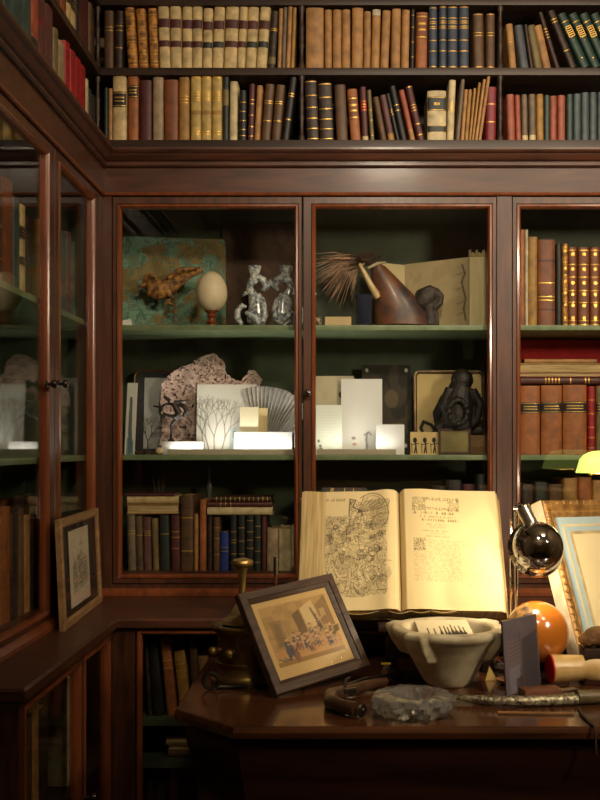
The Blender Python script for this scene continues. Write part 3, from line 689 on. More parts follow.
# bottom bay of the middle door (mostly behind the open book)
C3 = [(322, 336, 0, 512, 'black'), (337, 350, 0, 515, 'dkbrown'), (351, 366, 0, 510, 'brown'), (368, 384, 0, 512, 'dkgreen'), (432, 446, 0, 486, 'dkbrown'), (447, 462, 0, 480, 'black'), (463, 476, 0, 484, 'maroon'), (477, 487, 0, 474, 'dkgreen')]
row_back(C3, ZF, 3.30, 'bottom shelf, middle door', 569, depth=.17, group='books on the bottom shelf behind the open folio')
zz = CZ+(445-510)*3.30/1000
flat_book(322, 367, -22, 0, 3.30, 'dkbrown', 'thick dark book with gilt title lying behind the open folio', zbase=zz+.001, gilt=[.2, .24, .5, .7])
MB().box(0, .05, 0, .07, 0, .012, b=.003).build('card_box', mat('orange_box', (170, 96, 50), .6)).matrix_world = Matrix.Translation(((386-345)*3.3/1000, 3.31, ZF+.0003))
bpy.data.objects['card_box']['label'] = 'small orange brown box low on the bottom shelf behind the open folio'; bpy.data.objects['card_box']['category'] = 'box'

# left glazed case: books with spines towards the room
L1 = [(2.06, 2.12, .25, 'brown'), (2.125, 2.18, .24, 'tan'), (2.185, 2.24, .25, 'black', dict(labels=[(.6, .75, 'ochre')])), (2.245, 2.315, .25, 'orange', dict(gilt=[.2, .4])), (2.32, 2.385, .26, 'brown', dict(gilt=[.2, .5, .8], what='with gilt lines')),
      (2.39, 2.46, .255, 'redbrown'), (2.465, 2.51, .225, 'teal'), (2.515, 2.56, .22, 'vellum', dict(labels=[(.6, .75, 'black'), (.3, .4, 'black')], what='with black labels')), (2.565, 2.62, .2, 'dkbrown'),
      (2.78, 2.82, .24, 'ochre'), (2.825, 2.87, .22, 'orange'), (2.875, 2.93, .23, 'teal'), (2.935, 2.98, .24, 'plum'), (2.985, 3.03, .22, 'steel')]
row_left(L1, ZA, -.812, 'top shelf of the left glazed case', group='books on the top shelf of the left case')
L2 = [(2.06, 2.12, .24, 'brown'), (2.125, 2.17, .27, 'tan'), (2.175, 2.23, .25, 'redbrown'), (2.235, 2.27, .22, 'tan'), (2.275, 2.345, .24, 'crimson', dict(bands=[(.5, .6, 'dkbrown')])), (2.35, 2.385, .26, 'tan'), (2.39, 2.45, .28, 'orange'), (2.455, 2.51, .27, 'black'), (2.515, 2.55, .27, 'brown'),
      (2.555, 2.60, .25, 'tan'), (2.605, 2.66, .27, 'dkbrown'), (2.75, 2.80, .26, 'brown'), (2.805, 2.85, .28, 'maroon'), (2.855, 2.90, .25, 'tan'), (2.905, 2.96, .27, 'dkgreen')]
row_left(L2, .92, -.815, 'bottom shelf of the left glazed case', group='books on the bottom shelf of the left case')

# base cabinets: leaning volumes in the dark
K1 = [(147.5, 152, -5, 638, 'dkbrown', dict(what='thin')), (153, 164, -8, 637, 'black'), (167, 177, -8, 641, 'orange', dict(gilt=[.6, .7, .8, .9])), (180, 191, -7, 655, 'ochre', dict(gilt=[.6, .7, .8])), (193, 201, -5, 640, 'brown'), (203, 214, -6, 660, 'tan')]
row_back(K1, .574, 2.86, 'upper shelf, back base cabinet', 720.5, depth=.2, group='books leaning in the base cabinet')
zz = .4552
for a, c, t, col, w2 in ((168, 203, 7, 'brown', 'lowest'), (168, 205, 6, 'ochre', 'in the middle'), (165, 202, 8, 'olive', 'topmost')):
    flat_book(a, c, -t, 0, 2.86, col, f'{BW[col]} book lying {w2} of a small pile in the base cabinet', zbase=zz, d=.12, fore=(col != 'brown')); zz += t*.00286+.0003
K2 = [(146, 153, -3, 768, 'dkbrown'), (155, 166, -4, 765, 'black'), (168, 178, -4, 768, 'maroon'), (180, 191, -3, 766, 'black'), (193, 203, -3, 770, 'dkgreen')]
_z = .08; Yk = 2.86
for i, (a, c, sh, tp, col) in enumerate(K2):
    wv = (c-a)*Yk/1000; book(Matrix.Translation(((a-345)*Yk/1000, Yk, _z+.0003)), wv, CZ+(445-tp)*Yk/1000-_z, .2, col, label=f'tall {BW[col]} book, {ORD[i+1]} from left on the back base cabinet floor', group='tall books in the base cabinet')
K3 = [(2.06, 2.10, .27, 'dkbrown'), (2.12, 2.16, .28, 'ochre'), (2.165, 2.20, .28, 'cream'), (2.205, 2.25, .26, 'brown'), (2.255, 2.30, .28, 'tan'), (2.31, 2.38, .25, 'dkbrown'), (2.53, 2.545, .32, 'cream', dict(what='thin')), (2.55, 2.57, .31, 'grey'), (2.58, 2.64, .22, 'brown')]
row_left(K3, .486, -.70, 'shelf of the left base cabinet', group='papers and books in the left base cabinet')

# ---------------------------------------------------------------- the table
ZT = .77
tb = empty('table', 'dark polished wooden table with chamfered corners in front of the cabinets', 'table', (0, 0, 0))
TX0, TX1, TY0, TY1 = -.375, 1.25, 2.055, 2.745
def tpoly(d):
    c = .145
    return [(TX0+d, TY1-d), (TX0+d, TY0+c+d*.4), (TX0+c+d*.4, TY0+d), (TX1-c-d*.4, TY0+d), (TX1-d, TY0+c+d*.4), (TX1-d, TY1-d)]
def stack(levels, name, m, parent, smooth=25):
    b = MB(); lp = [[(x, y, z) for x, y in tpoly(d)] for z, d in levels]; b.loops(lp, ring=False); n = 6
    b.f += [tuple(range(n)), tuple((len(levels)-1)*n+k for k in range(n))]; b.m += [0, 0]
    return b.build(name, m, parent, smooth=smooth)
stack([(ZT-.028, .006), (ZT-.024, .001), (ZT-.012, -.001), (ZT-.006, .001), (ZT-.002, .003), (ZT, .007)], 'table_top', TABLEW, tb)
stack([(.50, .045), (.505, .036), (.52, .034), (.53, .044), (.60, .050), (.65, .040), (.69, .026), (.72, .022), (.73, .030), (ZT-.0285, .034)], 'apron', mat('table_apron_wood', (70, 38, 22), .35, kind='wood', col2=(36, 20, 12), scale=30, coat=.3), tb, 40)
for lx in (TX0+.10, TX1-.10):
    for ly in (TY0+.12, TY1-.10):
        MB().lathe([(.022, .0003), (.026, .03), (.018, .05), (.02, .12), (.03, .2), (.036, .32), (.03, .40), (.034, .43), (.034, .4995)], 20, c=(lx, ly, 0)).build('leg', TABLEW, tb)

# ---- open folio on a wooden stand
foY0, foY1 = 2.57, 2.76
bl = px(297, 611, foY0); brr = px(508, 613, foY0); tl = px(299, 490, foY1)
MF, FW, FH = tri_frame(bl, brr, px(300, 490, foY1))
fo = empty('open_book', 'large open folio with an engraved plan and a printed title page, propped upright', 'book', M=MF)
random.seed(7)
def ink_map():
    c = Canvas(236, 290, (222, 200, 148), 3, .05); w_, h_ = c.w, c.h
    n1 = c.noise(5, 2); n2 = c.noise(7, 3); n3 = c.noise(22, 2)
    X, Y = c.xx/w_, c.yy/h_
    inside = ((X > .17+.03*n2) & (X < .80+.12*n1) & (Y > .20-.14*(X > .47)+.04*n2) & (Y < .86+.06*n1)).astype(float)
    f1 = np.abs(((n1*9) % 1)-.5); f2 = np.abs(((n2*13) % 1)-.5); f3 = np.abs(((n3*5) % 1)-.5)
    f4 = np.abs(((n2*22+n1*4) % 1)-.5)
    c.put((f4 < .13)*inside, (120, 104, 72), .5); c.put((f2 < .075)*inside, (104, 88, 60), .7); c.put((f1 < .05)*inside, (84, 70, 46), .75)
    c.put((f3 < .09)*inside*(n2 > .5), (100, 84, 56), .6)
    c.put((n1 > .56)*inside, (150, 130, 92), .35)
    rnd = np.random.RandomState(5)
    for k in range(60):
        x, y = rnd.uniform(.2, .82), rnd.uniform(.2, .84); a = rnd.choice([.3, -.5, 1.2, .1]); l = rnd.uniform(.03, .1)
        c.line(x, y, x+l*math.cos(a), y+l*math.sin(a)*.8, .006, (88, 74, 50), .6)
    for k in range(40):
        x, y = rnd.uniform(.22, .78), rnd.uniform(.22, .6); a, b2 = rnd.uniform(.03, .08), rnd.uniform(.015, .03)
        c.path([(x, y), (x+a, y-.01), (x+a, y+b2), (x, y+b2+.01), (x, y)], .005, (84, 70, 48), .7)
        for q in range(3): c.line(x+.006, y+.005+q*.008, x+a, y-.002+q*.008, .004, (80, 68, 46), .7)
    for k in range(7):   # radiating bastion at the top right
        c.line(.55, .19, .62+.04*k, .04+.018*k, .006, (70, 58, 40), .9)
    c.path([(.58, .06), (.62, .04), (.67, .024), (.72, .022), (.77, .038), (.81, .065), (.845, .11), (.865, .16), (.87, .21), (.86, .26), (.83, .30), (.80, .33)], .008, (84, 70, 48), .85); c.path([(.60, .08), (.66, .045), (.72, .043), (.77, .06), (.81, .10), (.84, .16), (.845, .22), (.83, .27)], .005, (84, 70, 48), .7)
    c.path([(.46, .22), (.47, .07), (.53, .08), (.50, .14), (.58, .17)], .012, (70, 58, 40), .9)
    for q in range(5):
        c.path([(.50+.37*t+.006*q, .80+.012*q+.035*math.sin(t*9)-.26*max(0, t-.35)**1.2) for t in [i/16 for i in range(17)]], .005, (96, 80, 54), .75)
    for k in range(22):  # caption in the upper left corner
        if k not in (8, 9, 13): c.line(.15+k*.0125, .085, .155+k*.0125, .07 if k % 3 else .062, .006, (86, 70, 46), .8)
    return c
def ink_title():
    c = Canvas(236, 290, (226, 204, 150), 9, .04); w_, h_ = c.w, c.h
    n = c.noise(30, 2); X, Y = c.xx/w_, c.yy/h_; ink = (112, 94, 62)
    blk = ((np.abs(X-.19) < .07) | (np.abs(X-.55) < .06)) & (np.abs(Y-.13) < .06)
    c.put((np.abs(((n*6) % 1)-.5) < .22)*blk, ink, .75)
    bar = (np.abs(X-.37) < .13) & ((np.abs(Y-.085) < .014) | (np.abs(Y-.17) < .012)); c.put((np.abs(((n*7) % 1)-.5) < .22)*bar, ink, .75)
    rnd = np.random.RandomState(8)
    def words(x0, x1, y, hgt, w, al):
        x = x0
        while x < x1:
            if rnd.rand() < .16: x += w*1.6; continue
            k = rnd.randint(4)
            if k != 1: c.line(x, y, x, y-hgt, w*.42, ink, al)
            if k != 0: c.line(x+w*.5, y, x+w*.5, y-hgt*rnd.uniform(.5, 1), w*.36, ink, al*.8)
            if k > 1: c.line(x, y-(hgt*.5 if k == 2 else hgt), x+w*.5, y-(hgt*.5 if k == 2 else 0), w*.3, ink, al*.8)
            x += w*1.25
    words(.12, .60, .215, .018, .021, .85); words(.2, .56, .245, .012, .016, .6); words(.16, .61, .275, .016, .019, .8)
    words(.27, .50, .31, .008, .011, .55); words(.3, .46, .33, .008, .011, .5); words(.22, .54, .365, .009, .012, .6); c.line(.3, .383, .46, .383, .004, ink, .6)
    words(.26, .50, .41, .008, .013, .6)
    blk = (np.abs(X-.185) < .062) & (np.abs(Y-.475) < .052); c.put((np.abs(((n*6) % 1)-.5) < .24)*blk, ink, .8)
    for k in range(27):
        y = .44+k*.0128
        words(.27 if k < 7 else .125, .76+.02*math.sin(k), y, .006, .0095, .42)
    words(.66, .76, .80, .008, .012, .5)
    return c
pw = FW/2
lc_ = lambda u, v: .020 - .018*math.sin(min(1, u*1.05)*math.pi*.5)*.6 - .012*math.exp(-((u-.86)/.12)**2) + .022*max(0, (u-.93)/.07)**2
rc_ = lambda u, v: .022*max(0, (.05-u)/.05)**2 - .008*math.exp(-((u-.2)/.2)**2) + .004*u + .004*(1-v)
card('page', ink_map(), pw*.955, FH-.006, .001, Matrix.Translation((pw*.045, -.012, .003)), fo, curve=lc_, backc=(215, 190, 140))
card('page', ink_title(), pw*.965, FH-.006, .001, Matrix.Translation((pw, -.012, .003)), fo, curve=rc_, backc=(215, 190, 140))
PZ = mat('folio_edges', (222, 196, 138), .8, kind='pages', col2=(168, 138, 84), scale=150, bump=.25)
b = MB(); b.prism([(0.002, .004), (pw*.05, -.001), (pw*.4, -.004+.012), (pw*.9, -.004+.010), (pw-.001, .02), (pw-.001, .046), (.008, .046)], .002, FH-.004, axis='z'); b.build('page_block', PZ, fo)
b = MB(); b.prism([(pw+.001, .02), (pw*1.15, .006), (pw*1.6, .002), (FW-.004, .002), (FW+.006, .046), (pw+.001, .046)], .002, FH-.004, axis='z'); b.build('page_block', PZ, fo)
b = MB(); b.box(-.004, FW+.010, .0465, .051, -.003, FH+.002, b=.001); b.build('binding', mat('vellum_binding', (176, 146, 96), .6, scale=20), fo)
# curled lower corners of the leaves
b = MB()
def curl(x0, x1, amp, yo, zo, th=.0015, n=14):
    top = []; 
    for i in range(n+1):
        t = i/n; top.append((x0+(x1-x0)*t, zo-amp*math.sin(t*math.pi)))
    vs = [(x, yo, z) for x, z in top]+[(x, yo+.045, z+.003) for x, z in top]+[(x, yo, z-th) for x, z in top]+[(x, yo+.045, z+.003-th) for x, z in top]; m = n+1
    fs = []
    for i in range(n): fs += [(i, i+1, m+i+1, m+i), (2*m+i, 3*m+i, 3*m+i+1, 2*m+i+1), (i, 2*m+i, 2*m+i+1, i+1), (m+i, m+i+1, 3*m+i+1, 3*m+i)]
    fs += [(0, m, 3*m, 2*m), (n, 2*m+n, 3*m+n, m+n)]
    b.add(vs, fs)
curl(.10, .21, .010, -.010, -.001); curl(.235, .29, .007, -.012, -.001); curl(.292, .34, .006, -.012, 0); curl(.345, .41, .004, -.012, 0)
b.build('curled_leaves', mat('curled_vellum', (206, 176, 112), .6, scale=15), fo)
# the stand: two dark closed volumes and an easel
foz = (MF @ Vector((0, 0, -.004))).z
st = empty('book_stand', 'dark wooden book rest holding up the open folio', 'stand', (0, 0, 0))
b = MB(); xL, xR = .085, .40
yb2 = MF.translation.y
zr = foz-.028
MB().box(xL, xR, yb2-.035, yb2+.055, zr-.016, zr, b=.002).build('rest_ledge', DARKW, st)
vb = (MF.to_3x3() @ Vector((0, 1, 0)))
b = MB(); b.box(.24, .48, .0535, .064, -.016, FH*.8, T=MF, b=.002); b.build('back_board', DARKW, st)
MB().box(xL+.02, xL+.05, yb2-.02, yb2+.05, ZT+.0003, zr-.0165, b=.002).build('foot', DARKW, st)
MB().box(xR-.05, xR-.02, yb2-.02, yb2+.05, ZT+.0003, zr-.0165, b=.002).build('foot', DARKW, st)
MB().box(xL+.0505, xR-.0505, yb2+.005, yb2+.02, ZT+.03, zr-.0165).build('cross_rail', DARKW, st)
# two volumes tucked under the folio
hz = zr-ZT-.017
bk = flat_book(0, 10, 0, 1, 2.4, 'dkbrown', 'x') if False else None

# ---- framed print leaning on the table
bl = px(277, 698, 2.275); br_ = px(371, 668, 2.47); tl = px(237, 597, 2.355)
MP, PW, PH = tri_frame(bl, br_, tl); MP.translation.z += .007
pf = empty('framed_print', 'dark oak framed coloured print of a brawling crowd, tilted on the table', 'picture', M=MP)
def picture_frame(parent, W, H, bar, depth, mats, prof=None, name='frame'):
    prof = prof or [(0, depth), (0, .002), (.002, 0), (bar*.75, 0), (bar*.8, .003), (bar, .005), (bar, depth)]
    lp = [[(d, y, d), (W-d, y, d), (W-d, y, H-d), (d, y, H-d)] for d, y in prof]
    b = MB(); b.loops(lp, mi=[0]*len(prof)); return b.build(name, mats, parent, smooth=30)
def ink_brawl():
    c = Canvas(230, 200, (214, 178, 122), 12, .06)
    c.rect(.07, .09, .93, .84, (188, 150, 100), .8); n = c.noise(12, 3)
    X, Y = c.xx/c.w, c.yy/c.h
    ins = (X > .07) & (X < .93) & (Y > .09) & (Y < .84)
    c.put(((n > .5) & ins & (Y < .5)).astype(float), (150, 118, 80), .35)
    c.rect(.14, .28, .28, .62, (150, 122, 88), .7); c.rect(.17, .32, .25, .6, (120, 96, 72), .5)
    c.poly([(.44, .25), (.55, .2), (.56, .52), (.46, .52)], (110, 90, 72), .8)
    c.poly([(.56, .2), (.74, .12), (.76, .42), (.58, .5)], (222, 192, 142), .9)
    c.poly([(.76, .2), (.92, .1), (.93, .5), (.78, .46)], (140, 108, 78), .7); c.rect(.79, .26, .86, .36, (200, 170, 120), .8)
    c.put(((Y > .62) & ins).astype(float), (206, 158, 104), .7)
    c.put((((n*6) % 1 < .22) & (Y > .62) & (Y < .74) & ins).astype(float), (176, 92, 60), .6)
    c.put(((Y > .78) & ins).astype(float), (150, 116, 68), .8)
    rnd = np.random.RandomState(3)
    figs0 = [(.26, .52, .11, .30, (88, 94, 106)), (.33, .56, .06, .22, (150, 98, 80)), (.38, .54, .07, .24, (84, 88, 100)), (.45, .56, .08, .22, (110, 96, 96)), (.53, .56, .08, .24, (190, 120, 96)),
            (.60, .50, .07, .26, (120, 112, 112)), (.66, .52, .08, .22, (206, 150, 118)), (.72, .36, .06, .26, (110, 94, 84)), (.78, .52, .08, .18, (170, 120, 92)), (.86, .5, .06, .14, (120, 98, 76))]
    figs = [(x+rnd.uniform(-.02, .02), y+rnd.uniform(-.05, .07), w_, h_*rnd.uniform(.7, 1.1), col) for x, y, w_, h_, col in figs0]
    figs += [(rnd.uniform(.24, .84), rnd.uniform(.54, .64), .06, .13, [(206, 170, 136), (96, 98, 110), (180, 120, 96), (140, 116, 100)][k % 4]) for k in range(9)]
    figs.sort(key=lambda q: q[1])
    for x, y, w_, h_, col in figs:
        c.poly([(x-w_*.3, y), (x+w_*.3, y+.01), (x+w_*.5, y+h_*.6), (x+w_*.35, y+h_), (x+w_*.1, y+h_*.7), (x-w_*.3, y+h_), (x-w_*.45, y+h_*.5)], col, .9)
        c.ell(x, y-.025, .02, .026, (212, 170, 132)); c.ell(x+rnd.uniform(-.01, .01), y-.042, .018, .013, (120, 92, 70), .8)
        a = rnd.uniform(-1.2, .3); c.line(x, y+.04, x+.09*math.cos(a), y+.04+.09*math.sin(a), .018, (200, 160, 124), .9)
        for q in range(6): c.line(x+rnd.uniform(-.04, .04), y+rnd.uniform(0, h_), x+rnd.uniform(-.05, .05), y+rnd.uniform(0, h_), .006, (72, 60, 56), .7)
    c.poly([(.70, .38), (.68, .22), (.70, .21), (.735, .36)], (120, 100, 84), .9)
    c.poly([(.88, .52), (.96, .5), (.95, .58), (.88, .6)], (88, 74, 58), .8)
    for k in range(4): c.line(.10+.03*k, .74+.02*(k % 2), .16+.03*k, .78, .012, (84, 92, 108), .9)
    for k in range(3): c.line(.1, .58+.03*k, .24, .56+.03*k, .008, (120, 96, 72), .7)
    return c
OAK = mat('dark_oak_frame', (92, 70, 54), .4, kind='wood', col2=(48, 34, 26), scale=60, bump=.15)
bw = .030
picture_frame(pf, PW, PH, bw, .020, OAK, prof=[(0, .020), (0, .002), (.002, 0), (.019, 0), (.020, .004), (.024, .006), (.028, .009), (bw, .010), (bw, .020)])
card('print', ink_brawl(), PW-2*bw+.006, PH-2*bw+.006, .002, Matrix.Translation((bw-.003, .0125, bw-.003)), pf, 'ink_under_glass', .3)
MB().box(.006, PW-.006, .0152, .0195, .006, PH-.006).build('backing_board', DARKW, pf)
MB().box(bw, PW-bw, .0096, .0106, bw, PH-bw).build('glass_pane', GLASS, pf)
b = MB(); b.tube([Vector((PW*.5, .021, PH*.72)), Vector((PW*.52, .085, .03))], .006, 8); b.build('strut', DARKW, pf)

# ---- framed drawing on the left ledge
bl = px(63.5, 633, 2.585); br_ = px(102, 602.3, 3.075); tl = px(58.5, 527, 2.563)
br_.z = bl.z = .8685; 
yA = 2.59; xA = (63.5-345)*yA/1000
M1, W1, H1 = tri_frame(Vector((-.722, 2.585, .8685)), Vector((-.745, 3.075, .8685)), Vector((-.7345, 2.583, .8685+.288)))
pl = empty('framed_drawing', 'pale wood framed drawing in a dark mount leaning on the left cabinet door', 'picture', M=M1)
def ink_building():
    c = Canvas(150, 150, (236, 218, 192), 22, .05); n = c.noise(10, 3); X, Y = c.xx/c.w, c.yy/c.h
    m = (Y > .30+.35*abs(X-.55)) & (Y < .86-.1*X) & (X > .12) & (X < .9)
    c.put((np.abs(((n*9) % 1)-.5) < .2)*m, (70, 56, 48), .6); rnd = np.random.RandomState(2)
    for k in range(60):
        x, y = rnd.uniform(.15, .85), rnd.uniform(.4, .8); c.line(x, y, x+rnd.uniform(-.03, .06), y-.07, .014, (62, 50, 44), .7)
    for k in range(6): c.line(.14, .48+.055*k, .86, .42+.055*k, .010, (60, 48, 42), .7)
    c.line(.6, .12, .6, .36, .012, (90, 74, 62)); c.line(.5, .22, .7, .2, .01, (110, 92, 78)); c.line(.3, .2, .42, .3, .01, (120, 100, 86), .7)
    return c
OAKP = mat('pale_oak_frame', (170, 132, 88), .4, kind='wood', col2=(120, 88, 54), scale=50)
picture_frame(pl, W1, H1, .024, .016, OAKP)
MB().box(.022, W1-.022, .0085, .0105, .022, H1-.022).build('mount', mat('dark_mount', (40, 34, 32), .8), pl)
card('drawing', ink_building(), W1*.50, H1*.72, .0012, Matrix.Translation((W1*.22, .0068, H1*.14)), pl)
MB().box(.004, W1-.004, .0106, .0155, .004, H1-.004).build('backing_board', DARKW, pl)
MB().box(.024, W1-.024, .0052, .0062, .024, H1-.024).build('glass_pane', GLASS, pl)

# ---- gilt frame on the right
MG_ = Matrix.Identity(4); BLg = Vector((.5975, 2.50, ZT+.001)); TLg = px(540, 500, 2.65)
vz = (TLg-BLg).normalized(); wx = Vector((1, .6, -.02)); wx = (wx-vz*wx.dot(vz)).normalized(); wy = vz.cross(wx)
for i, a in enumerate((wx, wy, vz)):
    for j in range(3): MG_[j][i] = a[j]
BLg.z += .018; MG_.translation = BLg
GW, GH = .37, (TLg-BLg).length
gf = empty('gilt_frame', 'ornate gilt picture frame with pale blue mount leaning at the right edge', 'picture', M=MG_)
GILTM = mat('worn_gilding', (196, 150, 84), .45, .35, col2=(120, 84, 42), scale=40, bump=.5)
gp = [(0, .045), (0, .012), (.003, .003), (.010, 0), (.018, .001), (.024, .006), (.030, .010), (.036, .008), (.042, .012), (.046, .018), (.046, .045)]
picture_frame(gf, GW, GH, .046, .045, GILTM, prof=gp, name='moulding')
MB().box(-.0012, -.0002, .003, .044, .002, GH-.002).build('gesso_edge', mat('white_gesso', (232, 220, 190), .7, col2=(196, 176, 136), scale=30), gf)
b = MB(); rnd = random.Random(3)
for k in range(46):      # moulded leaf ornament on the outer rail
    for (ax, ln) in ((0, GH), (1, GW)):
        t = (k+.5)/46*ln; r = .004+.002*rnd.random(); cc = (.010, -.0005, t) if ax == 0 else (t, -.0005, GH-.010)
        if k % (2 if ax == 0 else 3) == 0: b.ball(cc, r, sx=1.3 if ax == 0 else .8, sy=.6, sz=.8 if ax == 0 else 1.3, seg=8)
b.build('leaf_ornament', GILTM, gf)
PBLUE = mat('pale_blue_mount', (176, 196, 196), .7, col2=(160, 182, 184), scale=6, bump=0)
MB().box(.044, GW-.044, .018, .021, .044, GH-.044).build('mount', PBLUE, gf)
for d, mm in ((.070, CREAM), (.082, PBLUE)):
    picture_frame(gf, 1, 1, .1, .1, PBLUE) if False else None
lp = [[(d, y, d), (GW-d, y, d), (GW-d, y, GH-d), (d, y, GH-d)] for d, y in ((.066, .0178), (.066, .0170), (.072, .0170), (.072, .0178))]
MB().loops(lp).build('mount_line', CREAM, gf, smooth=0)
lp = [[(d, y, d), (GW-d, y, d), (GW-d, y, GH-d), (d, y, GH-d)] for d, y in ((.086, .0178), (.086, .0160), (.094, .0160), (.094, .0178))]
MB().loops(lp).build('inner_bevel', mat('gold_slip', (214, 190, 140), .5), gf, smooth=0)
MB().box(.094, GW-.094, .0165, .0175, .094, GH-.094).build('picture_sheet', mat('blank_cream_sheet', (232, 216, 168), .8, col2=(222, 204, 152), scale=5, bump=0), gf)
MB().box(.004, GW-.004, .040, .044, .004, GH-.004).build('backing_board', DARKW, gf)
# ---- stone mortar
MARB = mat('old_marble', (206, 192, 158), .5, col2=(152, 138, 106), scale=14, bump=.15, amt=.8)
c0 = Vector((.2500, 2.43, ZT))
sm = empty('stone_mortar', 'pale marble mortar with four lugs standing before the open folio', 'mortar', c0)
prof = [(.0001, .0004), (.050, .0004), (.056, .006), (.064, .018), (.084, .055), (.106, .092), (.122, .112), (.133, .122), (.137, .130), (.136, .138), (.130, .141), (.112, .141), (.106, .137), (.100, .125), (.084, .085), (.05, .06), (.0001, .055)]
b = MB(); b.lathe(prof, 64)
for a in (-128, -30, 38, 155):
    ca, sa = math.cos(R(a)), math.sin(R(a)); T = Matrix.Rotation(R(a), 4, 'Z')
    b.loops([[(i_, -w_, z), (i_, w_, z), (r_, w_*.8, z), (r_, -w_*.8, z)] for z, i_, r_, w_ in ((.064, .078, .092, .018), (.072, .085, .118, .026), (.100, .104, .140, .029), (.130, .118, .156, .031), (.1405, .118, .154, .029))], ring=False, T=T)
    b.f += [tuple(len(b.v)-20+k for k in range(4)), tuple(len(b.v)-4+k for k in range(4))]; b.m += [0, 0]
o = b.build('bowl', MARB, sm, recalc=True); remesh(o, .003, 3)
cb = Canvas(90, 60, (206, 192, 156), 4, .03)
rnd = np.random.RandomState(1)
for x, y, r_ in ((.42, .62, .04), (.5, .6, .03), (.56, .66, .05), (.63, .55, .04), (.7, .62, .06), (.78, .6, .05), (.85, .66, .05), (.3, .72, .03), (.18, .7, .02)):
    cb.ell(x, y+.1, r_*.8, .22, (28, 26, 24)); cb.line(x, y, x, y-.30, .025, (28, 26, 24))
Mc = Matrix.Translation(c0+Vector((-.068, -.075, .118))) @ Matrix.Rotation(R(3), 4, 'Z') @ Matrix.Rotation(R(-81), 4, 'X')
cc = card('picture_card', cb, .130, .150, .0015, Mc)
tag(cc, 'small cream card with black silhouettes lying inside the marble mortar', 'card')
# ---- brass mortar, pestle
c1 = Vector(((247-345)*2.47/1000, 2.47, ZT))
bm_ = empty('brass_mortar', 'dark old brass mortar with side knobs behind the leaning print', 'mortar', c1)
prof = [(.0001, .0004), (.088, .0004), (.090, .010), (.082, .016), (.078, .022), (.076, .040), (.078, .043), (.078, .050), (.075, .053), (.073, .085), (.072, .112), (.075, .118), (.084, .126), (.088, .136), (.086, .140),
        (.078, .141), (.074, .137), (.066, .13), (.06, .05), (.0001, .03)]
MB().lathe(prof, 48).build('body', mat('mortar_brass', (160, 130, 76), .4, .9, col2=(80, 64, 36), scale=14, bump=.15), bm_)
for a in (215, 250, 35):
    ca, sa = math.cos(R(a)), math.sin(R(a))
    b = MB(); b.tube([(ca*.074, sa*.074, .082), (ca*.088, sa*.088, .082)], .007, 12); b.ball((ca*.094, sa*.094, .082), .012); b.build('side_knob', BRASS, bm_)
MB().lathe([(.0001, .142), (.056, .142), (.062, .1425), (.060, .150), (.050, .156), (.040, .162), (.036, .176), (.028, .186), (.018, .190), (.0001, .191)], 40).build('lid', mat('lid_brass', (206, 182, 132), .45, .6, col2=(150, 128, 86), scale=14, bump=.1), bm_)
ps = MB().lathe([(.0001, .1915), (.012, .192), (.009, .2), (.0085, .236), (.010, .262), (.014, .276), (.026, .284), (.0275, .290), (.025, .296), (.012, .300), (.0001, .3005)], 32).build('brass_pestle', BRASS, None, c1+Vector((-.012, 0, 0)))
tag(ps, 'brass pestle with a mushroom head rising from the old brass mortar', 'pestle')
b = MB(); b.tube([(0, 0, .1925), (.0, .0, .255)], [.0035, .0035], 10, mi=0); b.tube([(0, 0, .256), (0, 0, .30)], [.006, .005], 10, mi=1)
b.tube([(0, 0, .142), (0, 0, .193)], .003, 10)
o = b.build('engraving_tool', [mat('reddish_handle', (120, 60, 36), .4), STEEL], None, c1+Vector((.0685, .03, 0)))
tag(o, 'thin upright tool with reddish stem and grey tip beside the brass pestle', 'tool')
# ring-shaped iron handle object left of the mortar
b = MB(); pts = [(.0+.018*math.cos(t), 0, .022+.018*math.sin(t)) for t in [i*2*math.pi/16 for i in range(17)]]; b.tube(pts, .0048, 8, cap=False)
b.tube([(.018, 0, .008), (.05, .01, .006), (.085, .02, .006)], .0055, 8)
o = b.build('iron_ring_key', mat('dark_iron', (58, 50, 42), .4, .8, scale=30), None, Vector(((211-345)*2.37/1000, 2.365, ZT+.0005)))
tag(o, 'dark iron ring handle lying against the foot of the brass mortar', 'handle')

# ---- chrome desk lamp
LYR = 2.60
LC = px(537.5, 547.5, 2.42)
ax = Vector((.16, -.92, .34)).normalized()       # apex direction of the dome
lamp = empty('desk_lamp', 'chrome desk lamp with a mirror dome shade between folio and gilt frame', 'lamp', Vector(((514-345)*LYR/1000, LYR, ZT)))
inv = Matrix.Translation(-lamp.location)
Ml = inv @ Matrix.Translation(LC) @ ax.to_track_quat('Z', 'Y').to_matrix().to_4x4()
r0 = .063
out_p = [(r0*math.cos(t), r0*math.sin(t)) for t in [i*math.pi/2/14 for i in range(15)]]
prof = [(.0705, -.014), (.069, -.010), (r0+.001, -.002)] + out_p[:-1] + [(.0001, r0), (.0001, r0-.0015)] + [(p[0]*.97, p[1]*.965) for p in out_p[:-1]][::-1] + [(.067, -.011), (.0695, -.014)]
b = MB(); seg = 48; lp = [[(r_*math.cos(2*math.pi*k/seg), r_*math.sin(2*math.pi*k/seg), z) for k in range(seg)] for r_, z in prof]; b.loops(lp, T=Ml)
b.build('lamp_shade', CHROME, lamp, smooth=60)
hx = (516.5-345)*LYR/1000-lamp.location.x
b = MB(); b.tube([(hx-.0, 0, .0195), (hx-.0, 0, px(0, 512, LYR).z-ZT)], .0045, 12); b.build('rod', CHROME, lamp)
b = MB(); b.tube([(hx-.014, 0, .0195), (hx-.014, 0, px(0, 519, LYR).z-ZT)], .0028, 10); b.build('rod', CHROME, lamp)
MB().lathe([(.0001, .0004), (.055, .0004), (.057, .006), (.05, .014), (.02, .019), (.0001, .0192)], 36).build('lamp_base', CHROME, lamp)
